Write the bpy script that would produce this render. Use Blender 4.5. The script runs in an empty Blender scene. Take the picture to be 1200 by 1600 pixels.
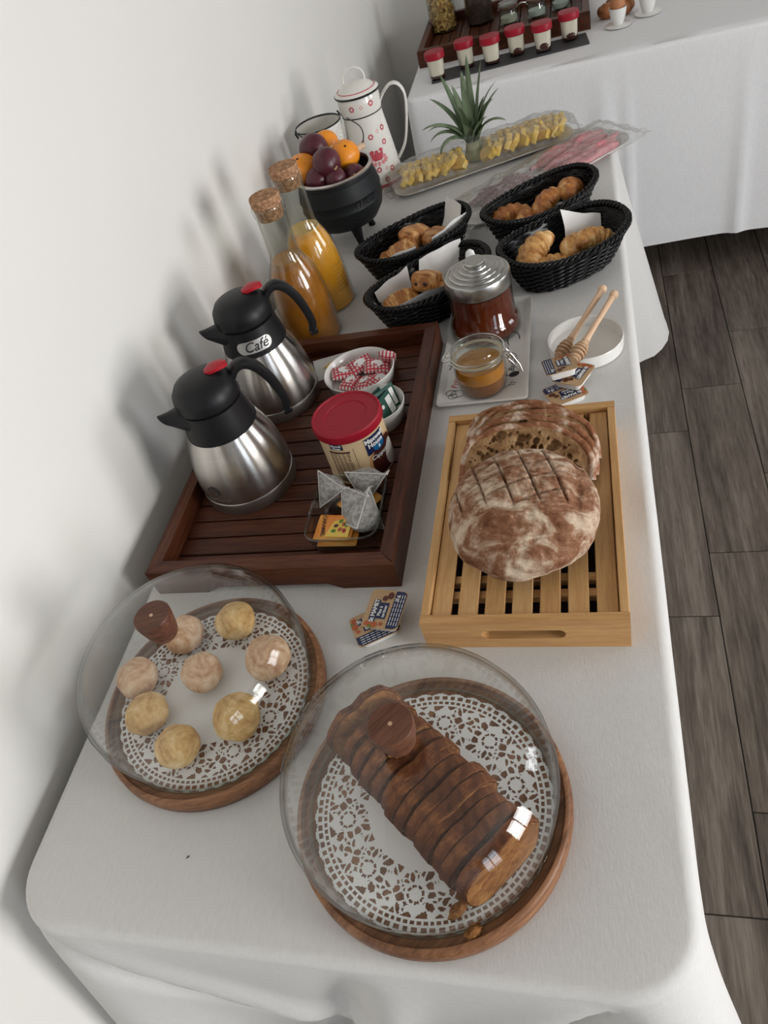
import bpy, bmesh, math, random
import numpy as np
from mathutils import Vector, Matrix, noise
sc = bpy.context.scene
COL = sc.collection
PI = math.pi
T = 0.75            # height of the buffet table top

# ------------------------------------------------------------------ camera
cam_d = bpy.data.cameras.new('camera'); cam = bpy.data.objects.new('camera', cam_d); COL.objects.link(cam)
cam_d.sensor_fit = 'HORIZONTAL'; cam_d.sensor_width = 36.0; cam_d.lens = 36.0*1178.44/1200.0
cam_d.clip_start = 0.02; cam_d.clip_end = 60
Rwc = Matrix(((0.9561539, 0.15266944, -0.24992351), (0.05749455, 0.73891634, 0.67133972), (0.28716563, -0.65627333, 0.69774008)))
cam.matrix_world = Matrix.Translation((0, 0, T+0.82)) @ Rwc.transposed().to_4x4()
sc.camera = cam
# ------------------------------------------------------------------ world, light, exposure
w = bpy.data.worlds.new('world'); sc.world = w; w.use_nodes = True
w.node_tree.nodes['Background'].inputs[0].default_value = (0.72, 0.82, 1.0, 1)
w.node_tree.nodes['Background'].inputs[1].default_value = 0.6
sc.view_settings.view_transform = 'Standard'; sc.view_settings.look = 'None'
sc.view_settings.exposure = 0.0; sc.view_settings.gamma = 1.0
sc.view_settings.use_curve_mapping = False
sc.cycles.max_bounces = 10; sc.cycles.diffuse_bounces = 4; sc.cycles.glossy_bounces = 5
sc.cycles.transmission_bounces = 6; sc.cycles.transparent_max_bounces = 24
sc.cycles.caustics_reflective = False; sc.cycles.caustics_refractive = False
sc.cycles.sample_clamp_indirect = 6.0
XW, XR, YF, YB, ZC = -0.735, 3.0, -3.2, 3.3, 2.55     # room: left, right, front, back, ceiling
def area(name, loc, rot, sx, sy, power, col):
    l = bpy.data.lights.new(name, 'AREA'); l.shape = 'RECTANGLE'; l.size = sx; l.size_y = sy
    l.energy = power; l.color = col
    o = bpy.data.objects.new(name, l); COL.objects.link(o); o.location = loc; o.rotation_euler = rot
    return o
# daylight in the three windows of the wall opposite the buffet
WINS = [(-2.45, 1.1, 0.45, 2.05), (-0.45, 1.1, 0.45, 2.05), (1.75, 1.0, 0.85, 2.05)]   # y centre, width, z0, z1
for i, (yc, wd, z0, z1) in enumerate(WINS):
    area('window_daylight', (XR+0.03, yc, (z0+z1)/2), (0, PI/2, 0), z1-z0, wd, (34, 122, 36)[i], ((.78, .88, 1.0), (1.0, .985, .965), (.95, .97, 1.0))[i])

# ------------------------------------------------------------------ material helpers
def new_mat(name):
    m = bpy.data.materials.new(name); m.use_nodes = True
    nt = m.node_tree; b = nt.nodes['Principled BSDF']
    return m, nt, b
def c4(c): return (c[0], c[1], c[2], 1)
def coords(nt, scale=(1, 1, 1), rot=(0, 0, 0), space='Object'):
    tc = nt.nodes.new('ShaderNodeTexCoord'); mp = nt.nodes.new('ShaderNodeMapping')
    mp.inputs['Scale'].default_value = scale; mp.inputs['Rotation'].default_value = rot
    nt.links.new(tc.outputs[space], mp.inputs[0]); return mp.outputs[0]
def noise_n(nt, vec, scale, detail=4, rough=.6, dist=0):
    n = nt.nodes.new('ShaderNodeTexNoise'); n.inputs['Scale'].default_value = scale
    n.inputs['Detail'].default_value = detail; n.inputs['Roughness'].default_value = rough
    n.inputs['Distortion'].default_value = dist
    nt.links.new(vec, n.inputs['Vector']); return n.outputs['Fac']
def ramp(nt, fac, stops):
    r = nt.nodes.new('ShaderNodeValToRGB'); e = r.color_ramp.elements
    e[0].position, e[0].color = stops[0][0], c4(stops[0][1])
    e[1].position, e[1].color = stops[-1][0], c4(stops[-1][1])
    for p, c in stops[1:-1]:
        k = e.new(p); k.color = c4(c)
    nt.links.new(fac, r.inputs[0]); return r.outputs[0]
def bump(nt, b, h, strength=.3, dist=.001):
    n = nt.nodes.new('ShaderNodeBump'); n.inputs['Strength'].default_value = strength
    n.inputs['Distance'].default_value = dist
    nt.links.new(h, n.inputs['Height']); nt.links.new(n.outputs[0], b.inputs['Normal'])
def mat(name, col, rough=.5, metal=0, col2=None, ns=40, stretch=(1, 1, 1), bs=0, bd=.001, bns=None, spec=.5,
        lo=.35, hi=.65, coat=0, sss=0, trans=0, ior=1.45, detail=4, space='Object'):
    m, nt, b = new_mat(name)
    b.inputs['Base Color'].default_value = c4(col); b.inputs['Roughness'].default_value = rough
    b.inputs['Metallic'].default_value = metal; b.inputs['Specular IOR Level'].default_value = spec
    b.inputs['Coat Weight'].default_value = coat; b.inputs['Coat Roughness'].default_value = .08
    b.inputs['IOR'].default_value = ior; b.inputs['Transmission Weight'].default_value = trans
    if sss:
        b.inputs['Subsurface Weight'].default_value = sss; b.inputs['Subsurface Scale'].default_value = .01
    v = coords(nt, stretch, space=space)
    if col2 is not None:
        f = noise_n(nt, v, ns, detail); nt.links.new(ramp(nt, f, [(lo, col), (hi, col2)]), b.inputs['Base Color'])
    if bs:
        bump(nt, b, noise_n(nt, v, bns or ns*2, 3), bs, bd)
    return m
def wood(name, a, b_, c, axis, scale=9, rough=.45, bs=.15, coat=0):
    m, nt, b = new_mat(name); b.inputs['Specular IOR Level'].default_value = .28
    st = [1, 1, 1]; st[axis] = .07
    v = coords(nt, tuple(st)); oi = nt.nodes.new('ShaderNodeObjectInfo')
    ad = nt.nodes.new('ShaderNodeVectorMath'); ad.operation = 'ADD'
    nt.links.new(v, ad.inputs[0]); nt.links.new(oi.outputs['Random'], ad.inputs[1])
    n1 = noise_n(nt, ad.outputs[0], scale*2, 5, .6, 1.2); n2 = noise_n(nt, ad.outputs[0], scale*24, 3, .7)
    mx = nt.nodes.new('ShaderNodeMath'); mx.operation = 'MULTIPLY_ADD'; mx.inputs[1].default_value = .45
    nt.links.new(n2, mx.inputs[0])
    m2 = nt.nodes.new('ShaderNodeMath'); m2.operation = 'MULTIPLY'; m2.inputs[1].default_value = .62
    nt.links.new(n1, m2.inputs[0]); nt.links.new(m2.outputs[0], mx.inputs[2])
    nt.links.new(ramp(nt, mx.outputs[0], [(.38, a), (.53, b_), (.68, c)]), b.inputs['Base Color'])
    b.inputs['Roughness'].default_value = rough; b.inputs['Coat Weight'].default_value = coat
    b.inputs['Coat Roughness'].default_value = .25
    bump(nt, b, n2, bs, .0006)
    return m
def glass(name, tint=(1, 1, 1), rough=.0, ior=1.5, edge=None, k=1.0):
    # thin clear glass: Fresnel reflection over a tinted see-through sheet, greener at grazing angles
    m = bpy.data.materials.new(name); m.use_nodes = True; nt = m.node_tree
    nt.nodes.clear(); out = nt.nodes.new('ShaderNodeOutputMaterial')
    tr = nt.nodes.new('ShaderNodeBsdfTransparent'); gl = nt.nodes.new('ShaderNodeBsdfGlossy')
    gl.inputs['Roughness'].default_value = rough
    lw = nt.nodes.new('ShaderNodeLayerWeight'); lw.inputs['Blend'].default_value = .22
    nt.links.new(ramp(nt, lw.outputs['Facing'], [(.45, tint), (.98, edge or tint)]), tr.inputs[0])
    l2 = nt.nodes.new('ShaderNodeLayerWeight'); l2.inputs['Blend'].default_value = .5; l2.name = 'facing'
    pw_ = nt.nodes.new('ShaderNodeMath'); pw_.operation = 'POWER'; pw_.inputs[1].default_value = 4.0
    nt.links.new(l2.outputs['Facing'], pw_.inputs[0])
    mu = nt.nodes.new('ShaderNodeMath'); mu.operation = 'MULTIPLY_ADD'; mu.inputs[1].default_value = .55*k; mu.inputs[2].default_value = .035*k
    mu.use_clamp = True
    nt.links.new(pw_.outputs[0], mu.inputs[0])
    mx = nt.nodes.new('ShaderNodeMixShader'); nt.links.new(mu.outputs[0], mx.inputs[0])
    nt.links.new(tr.outputs[0], mx.inputs[1]); nt.links.new(gl.outputs[0], mx.inputs[2])
    nt.links.new(mx.outputs[0], out.inputs[0]); return m, nt, gl

# ------------------------------------------------------------------ mesh helpers
class MB:
    def __init__(s): s.v = []; s.f = []; s.m = []
    def add(s, vs, fs, mi=0):
        o = len(s.v); s.v.extend([tuple(p) for p in vs]); s.f.extend([tuple(i+o for i in f) for f in fs]); s.m.extend([mi]*len(fs)); return s
    def xf(s, M):
        s.v = [tuple(M @ Vector(p)) for p in s.v]; return s
    def warp(s, fn): s.v = [tuple(fn(*p)) for p in s.v]; return s
    def box(s, x0, x1, y0, y1, z0, z1, c=0.0, mi=0):
        if c <= 0:
            vs = [(x, y, z) for x in (x0, x1) for y in (y0, y1) for z in (z0, z1)]
            return s.add(vs, [(0, 1, 3, 2), (4, 6, 7, 5), (0, 4, 5, 1), (2, 3, 7, 6), (0, 2, 6, 4), (1, 5, 7, 3)], mi)
        pts = []
        for x, sx in ((x0, 1), (x1, -1)):
            for y, sy in ((y0, 1), (y1, -1)):
                for z, sz in ((z0, 1), (z1, -1)):
                    pts += [(x, y+sy*c, z+sz*c), (x+sx*c, y, z+sz*c), (x+sx*c, y+sy*c, z)]
        return s.hull(pts, mi)
    def hull(s, pts, mi=0):
        bm = bmesh.new(); vv = [bm.verts.new(p) for p in pts]
        bmesh.ops.convex_hull(bm, input=vv)
        bmesh.ops.dissolve_limit(bm, angle_limit=.01, verts=bm.verts, edges=bm.edges)
        bm.verts.index_update(); used = [v for v in bm.verts if v.link_faces]
        ix = {v: i for i, v in enumerate(used)}
        s.add([tuple(v.co) for v in used], [tuple(ix[v] for v in f.verts) for f in bm.faces], mi); bm.free(); return s
    def lathe(s, prof, n=48, c=(0, 0, 0), mi=0, sx=1, sy=1):
        vs = []; fs = []; rings = []
        for r, z in prof:
            if r < 1e-6: rings.append([len(vs)]); vs.append((c[0], c[1], c[2]+z))
            else:
                rings.append(list(range(len(vs), len(vs)+n)))
                vs += [(c[0]+sx*r*math.cos(2*PI*i/n), c[1]+sy*r*math.sin(2*PI*i/n), c[2]+z) for i in range(n)]
        for a, b in zip(rings, rings[1:]):
            if len(a) == 1 and len(b) == 1: continue
            for i in range(n):
                j = (i+1) % n
                if len(a) == 1: fs.append((a[0], b[j], b[i]))
                elif len(b) == 1: fs.append((a[i], a[j], b[0]))
                else: fs.append((a[i], a[j], b[j], b[i]))
        return s.add(vs, fs, mi)
    def loft(s, rings, closed=True, cap=True, mi=0):
        n = len(rings[0]); vs = [p for r in rings for p in r]; fs = []
        for k in range(len(rings)-1):
            for i in range(n if closed else n-1):
                j = (i+1) % n; fs.append((k*n+i, k*n+j, (k+1)*n+j, (k+1)*n+i))
        if cap and closed:
            fs.append(tuple(range(n-1, -1, -1))); fs.append(tuple((len(rings)-1)*n+i for i in range(n)))
        return s.add(vs, fs, mi)
    def tube(s, path, r, n=8, mi=0, closed=False, flat=1.0):
        P = [Vector(p) for p in path]; rr = r if isinstance(r, (list, tuple)) else [r]*len(P)
        rings = []; up = None
        for i, p in enumerate(P):
            if closed: t = (P[(i+1) % len(P)]-P[i-1]).normalized()
            else: t = (P[min(i+1, len(P)-1)]-P[max(i-1, 0)]).normalized()
            if up is None:
                up = Vector((0, 0, 1)) if abs(t.z) < .9 else Vector((1, 0, 0))
            a = (up - t*up.dot(t)).normalized(); b = t.cross(a); up = a
            rings.append([tuple(p+(a*math.cos(2*PI*k/n)*flat+b*math.sin(2*PI*k/n))*rr[i]) for k in range(n)])
        if closed: rings.append(rings[0]); return s.loft(rings, cap=False, mi=mi)
        return s.loft(rings, mi=mi)
    def prism(s, outline, z0, z1, mi=0):
        return s.loft([[(x, y, z0) for x, y in outline], [(x, y, z1) for x, y in outline]], mi=mi)
    def grid(s, nu, nv, fn, mi=0, wrap=False):
        vs = [fn(i/(nu if wrap else nu-1), j/(nv-1)) for j in range(nv) for i in range(nu)]; fs = []
        for j in range(nv-1):
            for i in range(nu if wrap else nu-1):
                k = (i+1) % nu; fs.append((j*nu+i, j*nu+k, (j+1)*nu+k, (j+1)*nu+i))
        return s.add(vs, fs, mi)
    def blob(s, rx, ry, rz, amp=0, fr=1.0, seed=0, n=28, c=(0, 0, 0), p=1.0, mi=0):
        off = Vector((seed*7.3, seed*3.1, seed*1.7))
        prof = []
        def sgn(a): return math.copysign(abs(a)**p, a)
        def fn(u, v):
            th = u*2*PI; ph = -PI/2+v*PI
            d = Vector((sgn(math.cos(ph))*sgn(math.cos(th)), sgn(math.cos(ph))*sgn(math.sin(th)), sgn(math.sin(ph))))
            k = 1+amp*noise.noise(d*fr+off)
            return (c[0]+d.x*rx*k, c[1]+d.y*ry*k, c[2]+d.z*rz*k)
        return s.grid(n, n//2+2, fn, mi, wrap=True)
    def mesh(s, name, mats, smooth=True, ang=42):
        me = bpy.data.meshes.new(name); me.from_pydata(s.v, [], s.f)
        if not isinstance(mats, (list, tuple)): mats = [mats]
        for m in mats: me.materials.append(m)
        if len(mats) > 1: me.polygons.foreach_set('material_index', s.m)
        bm = bmesh.new(); bm.from_mesh(me)
        bmesh.ops.remove_doubles(bm, verts=bm.verts, dist=1e-6)
        bmesh.ops.recalc_face_normals(bm, faces=bm.faces)
        if smooth:
            a = math.radians(ang)
            for f in bm.faces: f.smooth = True
            for e in bm.edges:
                if len(e.link_faces) == 2 and e.calc_face_angle(0) > a: e.smooth = False
        bm.to_mesh(me); bm.free(); me.update(); return me
def obj(name, mb, mats, parent=None, loc=(0, 0, 0), rot=(0, 0, 0), smooth=True, ang=42):
    me = mb if isinstance(mb, bpy.types.Mesh) else mb.mesh(name, mats, smooth, ang)
    o = bpy.data.objects.new(name, me); COL.objects.link(o)
    o.location = loc; o.rotation_euler = rot
    if parent is not None: o.parent = parent
    return o
def tag(o, label, cat, group=None):
    o['label'] = label; o['category'] = cat
    if group: o['group'] = group
    return o
def thing(name, label, cat, x, y, z, rz=0, group=None, rot=None):
    o = bpy.data.objects.new(name, None); o.empty_display_size = .02; COL.objects.link(o)
    o.location = (x, y, T+z); o.rotation_euler = rot or (0, 0, rz)
    return tag(o, label, cat, group)
def struct(name, mb, m, parent=None, smooth=False):
    o = obj(name, mb, m, parent, smooth=smooth)
    if parent is None: o['kind'] = 'structure'
    return o
def kids(o): return [c for c in bpy.data.objects if c.parent == o]
def dup(root, label, x=None, y=None, z=0, rz=None, group=None, rot=None):
    r = root.copy(); COL.objects.link(r); r['label'] = label
    if x is not None: r.location = (x, y, T+z)
    if rz is not None: r.rotation_euler = (0, 0, rz)
    if rot is not None: r.rotation_euler = rot
    if group: r['group'] = group
    for ch in kids(root):
        c = ch.copy(); COL.objects.link(c); c.parent = r
        for g in kids(ch):
            d = g.copy(); COL.objects.link(d); d.parent = c
    return r
def text(s, size, fn, m, parent, name='lettering', shear=0, bold=0, ext=.0002, align='CENTER', space=1.0):
    cu = bpy.data.curves.new('t', 'FONT'); cu.body = s; cu.size = size; cu.shear = shear; cu.offset = bold
    cu.extrude = ext; cu.align_x = align; cu.align_y = 'CENTER'; cu.space_character = space; cu.resolution_u = 3
    o = bpy.data.objects.new('t', cu); COL.objects.link(o)
    me = bpy.data.meshes.new_from_object(o); bpy.data.objects.remove(o); bpy.data.curves.remove(cu)
    bm = bmesh.new(); bm.from_mesh(me)
    for v in bm.verts: v.co = fn(v.co.x, v.co.y, v.co.z)
    bm.to_mesh(me); bm.free(); me.materials.clear(); me.materials.append(m)
    return obj(name, me, None, parent)
def wrap(R, th0, z0, off=.0004, tilt=0):
    # flat (u,v) -> outside of an upright cylinder (R may depend on height)
    def fn(u, v, d=0):
        uu = u*math.cos(tilt)-v*math.sin(tilt); vv = u*math.sin(tilt)+v*math.cos(tilt)
        z = z0+vv; r = (R(z) if callable(R) else R)+off+d; th = th0+uu/r
        return (r*math.cos(th), r*math.sin(th), z)
    return fn
def flat(x0=0, y0=0, z0=0, a=0):
    def fn(u, v, d=0): return (x0+u*math.cos(a)-v*math.sin(a), y0+u*math.sin(a)+v*math.cos(a), z0+d)
    return fn
def decal(polys, fn, sub=.004):
    # thin printed patch from 2D polygons, laid on a surface by fn(u, v, d)
    mb = MB()
    for P in polys:
        Q = []
        for i_, p_ in enumerate(P):
            q_ = P[(i_+1) % len(P)]; m_ = max(1, int(math.hypot(q_[0]-p_[0], q_[1]-p_[1])/sub))
            Q += [(p_[0]+(q_[0]-p_[0])*k_/m_, p_[1]+(q_[1]-p_[1])*k_/m_) for k_ in range(m_)]
        P = Q
        c = (sum(p[0] for p in P)/len(P), sum(p[1] for p in P)/len(P)); n = len(P); vs = []; fs = []
        K = 4; vs.append(fn(c[0], c[1], .0001))
        for k in range(1, K+1):
            for p in P:
                t = k/K; vs.append(fn(c[0]+(p[0]-c[0])*t, c[1]+(p[1]-c[1])*t, .0001))
        for i in range(n):
            j = (i+1) % n; fs.append((0, 1+i, 1+j))
            for k in range(K-1): fs.append((1+k*n+i, 1+(k+1)*n+i, 1+(k+1)*n+j, 1+k*n+j))
        mb.add(vs, fs)
    return mb
def smooth(P, k=6):
    o = []; n = len(P)
    for i in range(n-1):
        a, b_, c_, d_ = P[max(i-1, 0)], P[i], P[i+1], P[min(i+2, n-1)]
        for j in range(k):
            u = j/k; o.append(tuple(.5*((2*b_[q])+(-a[q]+c_[q])*u+(2*a[q]-5*b_[q]+4*c_[q]-d_[q])*u*u+(-a[q]+3*b_[q]-3*c_[q]+d_[q])*u**3) for q in range(len(b_))))
    return o+[tuple(P[-1])]
def rect(w, h, cx=0, cy=0, n=8):
    a = [(-w/2+w*i/n, -h/2) for i in range(n)]+[(w/2, -h/2+h*i/n) for i in range(n)]
    a += [(w/2-w*i/n, h/2) for i in range(n)]+[(-w/2, h/2-h*i/n) for i in range(n)]
    return [(cx+x, cy+y) for x, y in a]
def rrect(w, h, r, k=5):
    o = []
    for cx, cy, a0 in ((w/2-r, h/2-r, 0), (-w/2+r, h/2-r, 90), (-w/2+r, -h/2+r, 180), (w/2-r, -h/2+r, 270)):
        for i in range(k+1):
            a = math.radians(a0+90*i/k); o.append((cx+r*math.cos(a), cy+r*math.sin(a)))
    return o
def ell(w, h, cx=0, cy=0, n=20, a0=0):
    return [(cx+w/2*math.cos(2*PI*i/n)*math.cos(a0)-h/2*math.sin(2*PI*i/n)*math.sin(a0),
             cy+w/2*math.cos(2*PI*i/n)*math.sin(a0)+h/2*math.sin(2*PI*i/n)*math.cos(a0)) for i in range(n)]

# ------------------------------------------------------------------ materials
M = {}
M['wall'] = mat('wall_paint', (.80, .785, .75), .38, bs=.05, ns=60, bd=.0006, spec=.35)
M['ceil'] = mat('ceiling_paint', (.50, .49, .47), .8)
M['wall2'] = mat('grey_unseen_wall', (.42, .42, .42), .6)  # unseen front and right walls, greyed to cut bounce light
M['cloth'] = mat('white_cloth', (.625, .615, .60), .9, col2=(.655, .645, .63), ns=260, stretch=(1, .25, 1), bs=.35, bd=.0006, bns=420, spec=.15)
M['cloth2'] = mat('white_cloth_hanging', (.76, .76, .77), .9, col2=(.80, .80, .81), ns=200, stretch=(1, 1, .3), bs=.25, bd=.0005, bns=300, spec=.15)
M['plank'] = wood('floor_plank', (.045, .034, .027), (.110, .088, .070), (.195, .163, .135), 1, 5, .55, .25)
M['grout'] = mat('floor_joint', (.03, .026, .022), .8)
M['teak'] = wood('dark_teak_x', (.026, .007, .003), (.070, .019, .008), (.120, .038, .015), 0, 12, .42, .15, 0)
M['teaky'] = wood('dark_teak_y', (.026, .007, .003), (.070, .019, .008), (.120, .038, .015), 1, 12, .42, .15, 0)
M['bam'] = wood('bamboo_y', (.43, .22, .085), (.56, .32, .13), (.64, .40, .185), 1, 10, .42, .12)
M['bamx'] = wood('bamboo_x', (.43, .22, .085), (.56, .32, .13), (.64, .40, .185), 0, 10, .42, .12)
M['crumbtray'] = mat('crumb_tray', (.035, .012, .008), .6)
M['acacia'] = wood('acacia', (.085, .034, .016), (.21, .095, .045), (.34, .17, .085), 0, 9, .4, .15)
M['knob'] = wood('knob_wood', (.05, .02, .012), (.11, .042, .024), (.17, .075, .042), 0, 20, .4, .2)
M['glass'], _, _ = glass('clear_glass', (.985, .99, .985), edge=(.30, .36, .33))
M['rimglass'], _, _ = glass('rim_glass', (.86, .9, .87), edge=(.35, .42, .38), k=1.6)
M['jarglass'], _, _ = glass('jar_glass', (.93, .94, .92), edge=(.35, .38, .35), k=1.5)
M['doily'] = mat('doily_paper', (.78, .775, .77), .8)
M['steel'] = mat('brushed_steel', (.62, .59, .55), .26, 1, col2=(.54, .515, .48), ns=30, stretch=(1, 1, 40), bs=.04, bd=.0003, bns=60)
nt = M['steel'].node_tree; b = nt.nodes['Principled BSDF']
tg = nt.nodes.new('ShaderNodeTangent'); tg.direction_type = 'RADIAL'; tg.axis = 'Z'
b.inputs['Anisotropic'].default_value = .85; b.inputs['Anisotropic Rotation'].default_value = .25; nt.links.new(tg.outputs[0], b.inputs['Tangent'])
M['steelbase'] = mat('steel_base', (.45, .43, .40), .4, 1)
M['chrome'] = mat('steel_wire', (.6, .6, .58), .22, 1)
M['black'] = mat('black_plastic', (.008, .008, .009), .42, spec=.3, bs=.06, ns=300, bd=.0002)
M['blackshade'] = mat('black_plastic_gloss', (.010, .010, .012), .2)
M['red'] = mat('red_plastic', (.36, .008, .018), .4)
M['redlid'] = mat('red_lid', (.31, .008, .022), .42, spec=.3, bs=.04, ns=80, bd=.0003)
M['cork'] = mat('cork', (.26, .13, .07), .9, col2=(.48, .28, .16), ns=160, bs=.6, bd=.001, lo=.4, hi=.6, spec=.2)
M['iron'] = mat('cast_iron', (.008, .009, .010), .5, spec=.25, bs=.25, ns=300, bd=.0004)
M['ironin'] = mat('pot_lining', (.03, .012, .01), .5)
M['rimsteel'] = mat('pot_rim', (.55, .52, .5), .3, 1)
M['orange'] = mat('orange_peel', (.80, .25, .012), .4, col2=(.85, .31, .02), ns=20, bs=.3, bd=.0006, bns=260, coat=.1)
M['passion'] = mat('passion_skin', (.070, .012, .022), .35, col2=(.13, .03, .04), ns=35, bs=.12, bd=.0005, bns=120, lo=.45, hi=.75)
M['stem'] = mat('fruit_stem', (.45, .33, .17), .8)
M['enamel'] = mat('white_enamel', (.76, .74, .69), .12, coat=.3)
M['enrim'] = mat('enamel_rim', (.010, .014, .012), .2)
M['enred'] = mat('enamel_red', (.52, .08, .10), .2)
M['enpink'] = mat('enamel_pink', (.70, .26, .27), .2)
M['white'] = mat('white_porcelain', (.74, .73, .70), .15, coat=.2)
M['whitep'] = mat('white_plastic', (.78, .78, .77), .35)
M['ink'] = mat('black_ink', (.015, .015, .018), .5)
M['redink'] = mat('red_ink', (.5, .02, .03), .5)
M['wicker'] = mat('black_wicker', (.003, .003, .0035), .25, spec=.3)
M['napkin'] = mat('paper_napkin', (.80, .79, .77), .85, bs=.15, ns=120, bd=.0004)
M['juice'] = mat('orange_juice', (.72, .30, .015), .25, col2=(.80, .38, .03), ns=18, coat=.6)
M['juice2'] = mat('apple_juice', (.27, .095, .010), .22, col2=(.38, .145, .016), ns=12, coat=.6)
M['juicetop'] = mat('juice_froth', (.74, .48, .14), .6)
M['juicetop2'] = mat('juice_surface', (.45, .22, .06), .5)
M['honey'] = mat('dark_honey', (.050, .006, .002), .12, col2=(.15, .022, .004), ns=9, coat=.5, lo=.3, hi=.8)
M['honey2'] = mat('golden_honey', (.42, .17, .02), .12, coat=.6)
M['honey3'] = mat('brown_honey', (.20, .07, .012), .15, coat=.6)
M['choc'] = mat('chocolate', (.02, .007, .005), .35)
M['slate'] = mat('slate', (.035, .033, .036), .6, bs=.4, ns=60, bd=.001)
M['yog'] = mat('yogurt', (.74, .68, .57), .4)
M['compote'] = mat('compote', (.05, .015, .01), .3)
M['cereal'] = mat('cereal', (.50, .30, .09), .7, col2=(.66, .45, .17), ns=60, bs=.4)
M['leaf'] = mat('pineapple_leaf', (.065, .11, .045), .5, col2=(.21, .27, .17), ns=25, stretch=(1, 1, .3), bs=.2)
M['stalk'] = mat('pineapple_stalk', (.24, .28, .13), .6, col2=(.40, .42, .25), ns=60, bs=.5)
M['pine'] = mat('pineapple_flesh', (.80, .46, .03), .35, col2=(.92, .68, .14), ns=90, stretch=(1, 1, .3), bs=.5, bd=.0015, coat=.3)
M['ham'] = mat('ham', (.62, .16, .19), .4, col2=(.72, .30, .31), ns=30, coat=.2)
M['cured'] = mat('cured_meat', (.18, .075, .085), .45, col2=(.38, .24, .25), ns=60, coat=.2)
M['dipwood'] = wood('beech', (.52, .33, .20), (.64, .43, .28), (.72, .52, .36), 0, 20, .5, .1)
M['dipwood2'] = wood('beech_head', (.34, .19, .10), (.50, .32, .19), (.62, .44, .29), 0, 20, .5, .1)
M['tin'] = mat('tin_label_cream', (.70, .54, .34), .35, col2=(.66, .48, .28), ns=6)
M['cream'] = mat('cream_print', (.72, .58, .38), .4)
M['brown'] = mat('brown_print', (.055, .012, .008), .35)
M['tan'] = mat('tan_print', (.55, .30, .12), .4)
M['navy'] = mat('navy_print', (.008, .016, .07), .4)
M['blue'] = mat('blue_print', (.01, .13, .32), .35)
M['whiteink'] = mat('white_ink', (.80, .80, .78), .5)
M['foam'] = mat('milk_print', (.55, .50, .44), .4)
M['kraft'] = mat('kraft_print', (.46, .30, .16), .5)
M['nut'] = mat('nut_print', (.42, .10, .035), .5)
M['nut2'] = mat('nut_print_dark', (.10, .03, .015), .5)
M['greenp'] = mat('green_print', (.10, .22, .03), .5)
M['orangep'] = mat('orange_sachet', (.78, .20, .02), .35, col2=(.80, .42, .08), ns=14)
M['yellowp'] = mat('yellow_print', (.80, .55, .10), .4)
M['teal'] = mat('green_sachet', (.012, .075, .055), .4)
M['gauze'] = mat('teabag_gauze', (.44, .43, .41), .8, col2=(.15, .14, .13), ns=150, lo=.40, hi=.72, detail=5)
M['gauzew'] = mat('teabag_paper', (.70, .68, .65), .8)
M['egg'] = mat('brown_egg', (.42, .17, .07), .5)
M['bun'] = mat('brown_bun', (.18, .055, .015), .5, col2=(.34, .12, .03), ns=30, bs=.3)
M['darkfood'] = mat('dark_cereal', (.018, .010, .008), .7, col2=(.05, .025, .015), ns=90, bs=.5)
M['film'], nt, gl = glass('cling_film', (.985, .985, .985), .09, 1.5, edge=(.9, .9, .9), k=2.4)
v = coords(nt, (1, 1, 1)); nn = noise_n(nt, v, 38, 6, .7, 1.5); bn = nt.nodes.new('ShaderNodeBump')
bn.inputs['Strength'].default_value = 1; bn.inputs['Distance'].default_value = .012
nt.links.new(nn, bn.inputs['Height'])
for n_ in nt.nodes:
    if n_.type in ('BSDF_GLOSSY',) or n_.name == 'facing': nt.links.new(bn.outputs[0], n_.inputs['Normal'])
# candy wrapper: red check on white
def check_mat():
    m, nt, b = new_mat('red_check_wrapper'); v = coords(nt)
    sep = nt.nodes.new('ShaderNodeSeparateXYZ'); nt.links.new(v, sep.inputs[0]); outs = []
    for ax in (0, 1):
        mu = nt.nodes.new('ShaderNodeMath'); mu.operation = 'MULTIPLY'; mu.inputs[1].default_value = 150
        fr = nt.nodes.new('ShaderNodeMath'); fr.operation = 'FRACT'; gt = nt.nodes.new('ShaderNodeMath'); gt.operation = 'LESS_THAN'; gt.inputs[1].default_value = .42
        nt.links.new(sep.outputs[ax], mu.inputs[0]); nt.links.new(mu.outputs[0], fr.inputs[0]); nt.links.new(fr.outputs[0], gt.inputs[0]); outs.append(gt.outputs[0])
    mx = nt.nodes.new('ShaderNodeMath'); mx.operation = 'MAXIMUM'; nt.links.new(outs[0], mx.inputs[0]); nt.links.new(outs[1], mx.inputs[1])
    nt.links.new(ramp(nt, mx.outputs[0], [(.4, (.66, .60, .60)), (.6, (.50, .03, .05))]), b.inputs['Base Color'])
    b.inputs['Roughness'].default_value = .45; bump(nt, b, noise_n(nt, v, 300), .3, .0005); return m
M['check'] = check_mat()
def pastry_mat(name, a, b_, c, ns=22, rough=.42, bst=.4, bdist=.001, st=(1, 1, 1), lo=.48, hi=.82):
    m, nt, b = new_mat(name); v = coords(nt)
    n1 = noise_n(nt, coords(nt, st), ns, 6, .65, .8); n2 = noise_n(nt, coords(nt, (1, 1, 1)), 110, 4, .7)
    ad = nt.nodes.new('ShaderNodeMath'); ad.operation = 'MULTIPLY_ADD'; ad.inputs[1].default_value = .3
    nt.links.new(n2, ad.inputs[0]); nt.links.new(n1, ad.inputs[2])
    nt.links.new(ramp(nt, ad.outputs[0], [(lo, a), ((lo+hi)/2, b_), (hi, c)]), b.inputs['Base Color'])
    b.inputs['Roughness'].default_value = rough; b.inputs['Specular IOR Level'].default_value = .5 if rough < .5 else .2
    bump(nt, b, n2, bst, bdist); return m
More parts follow.
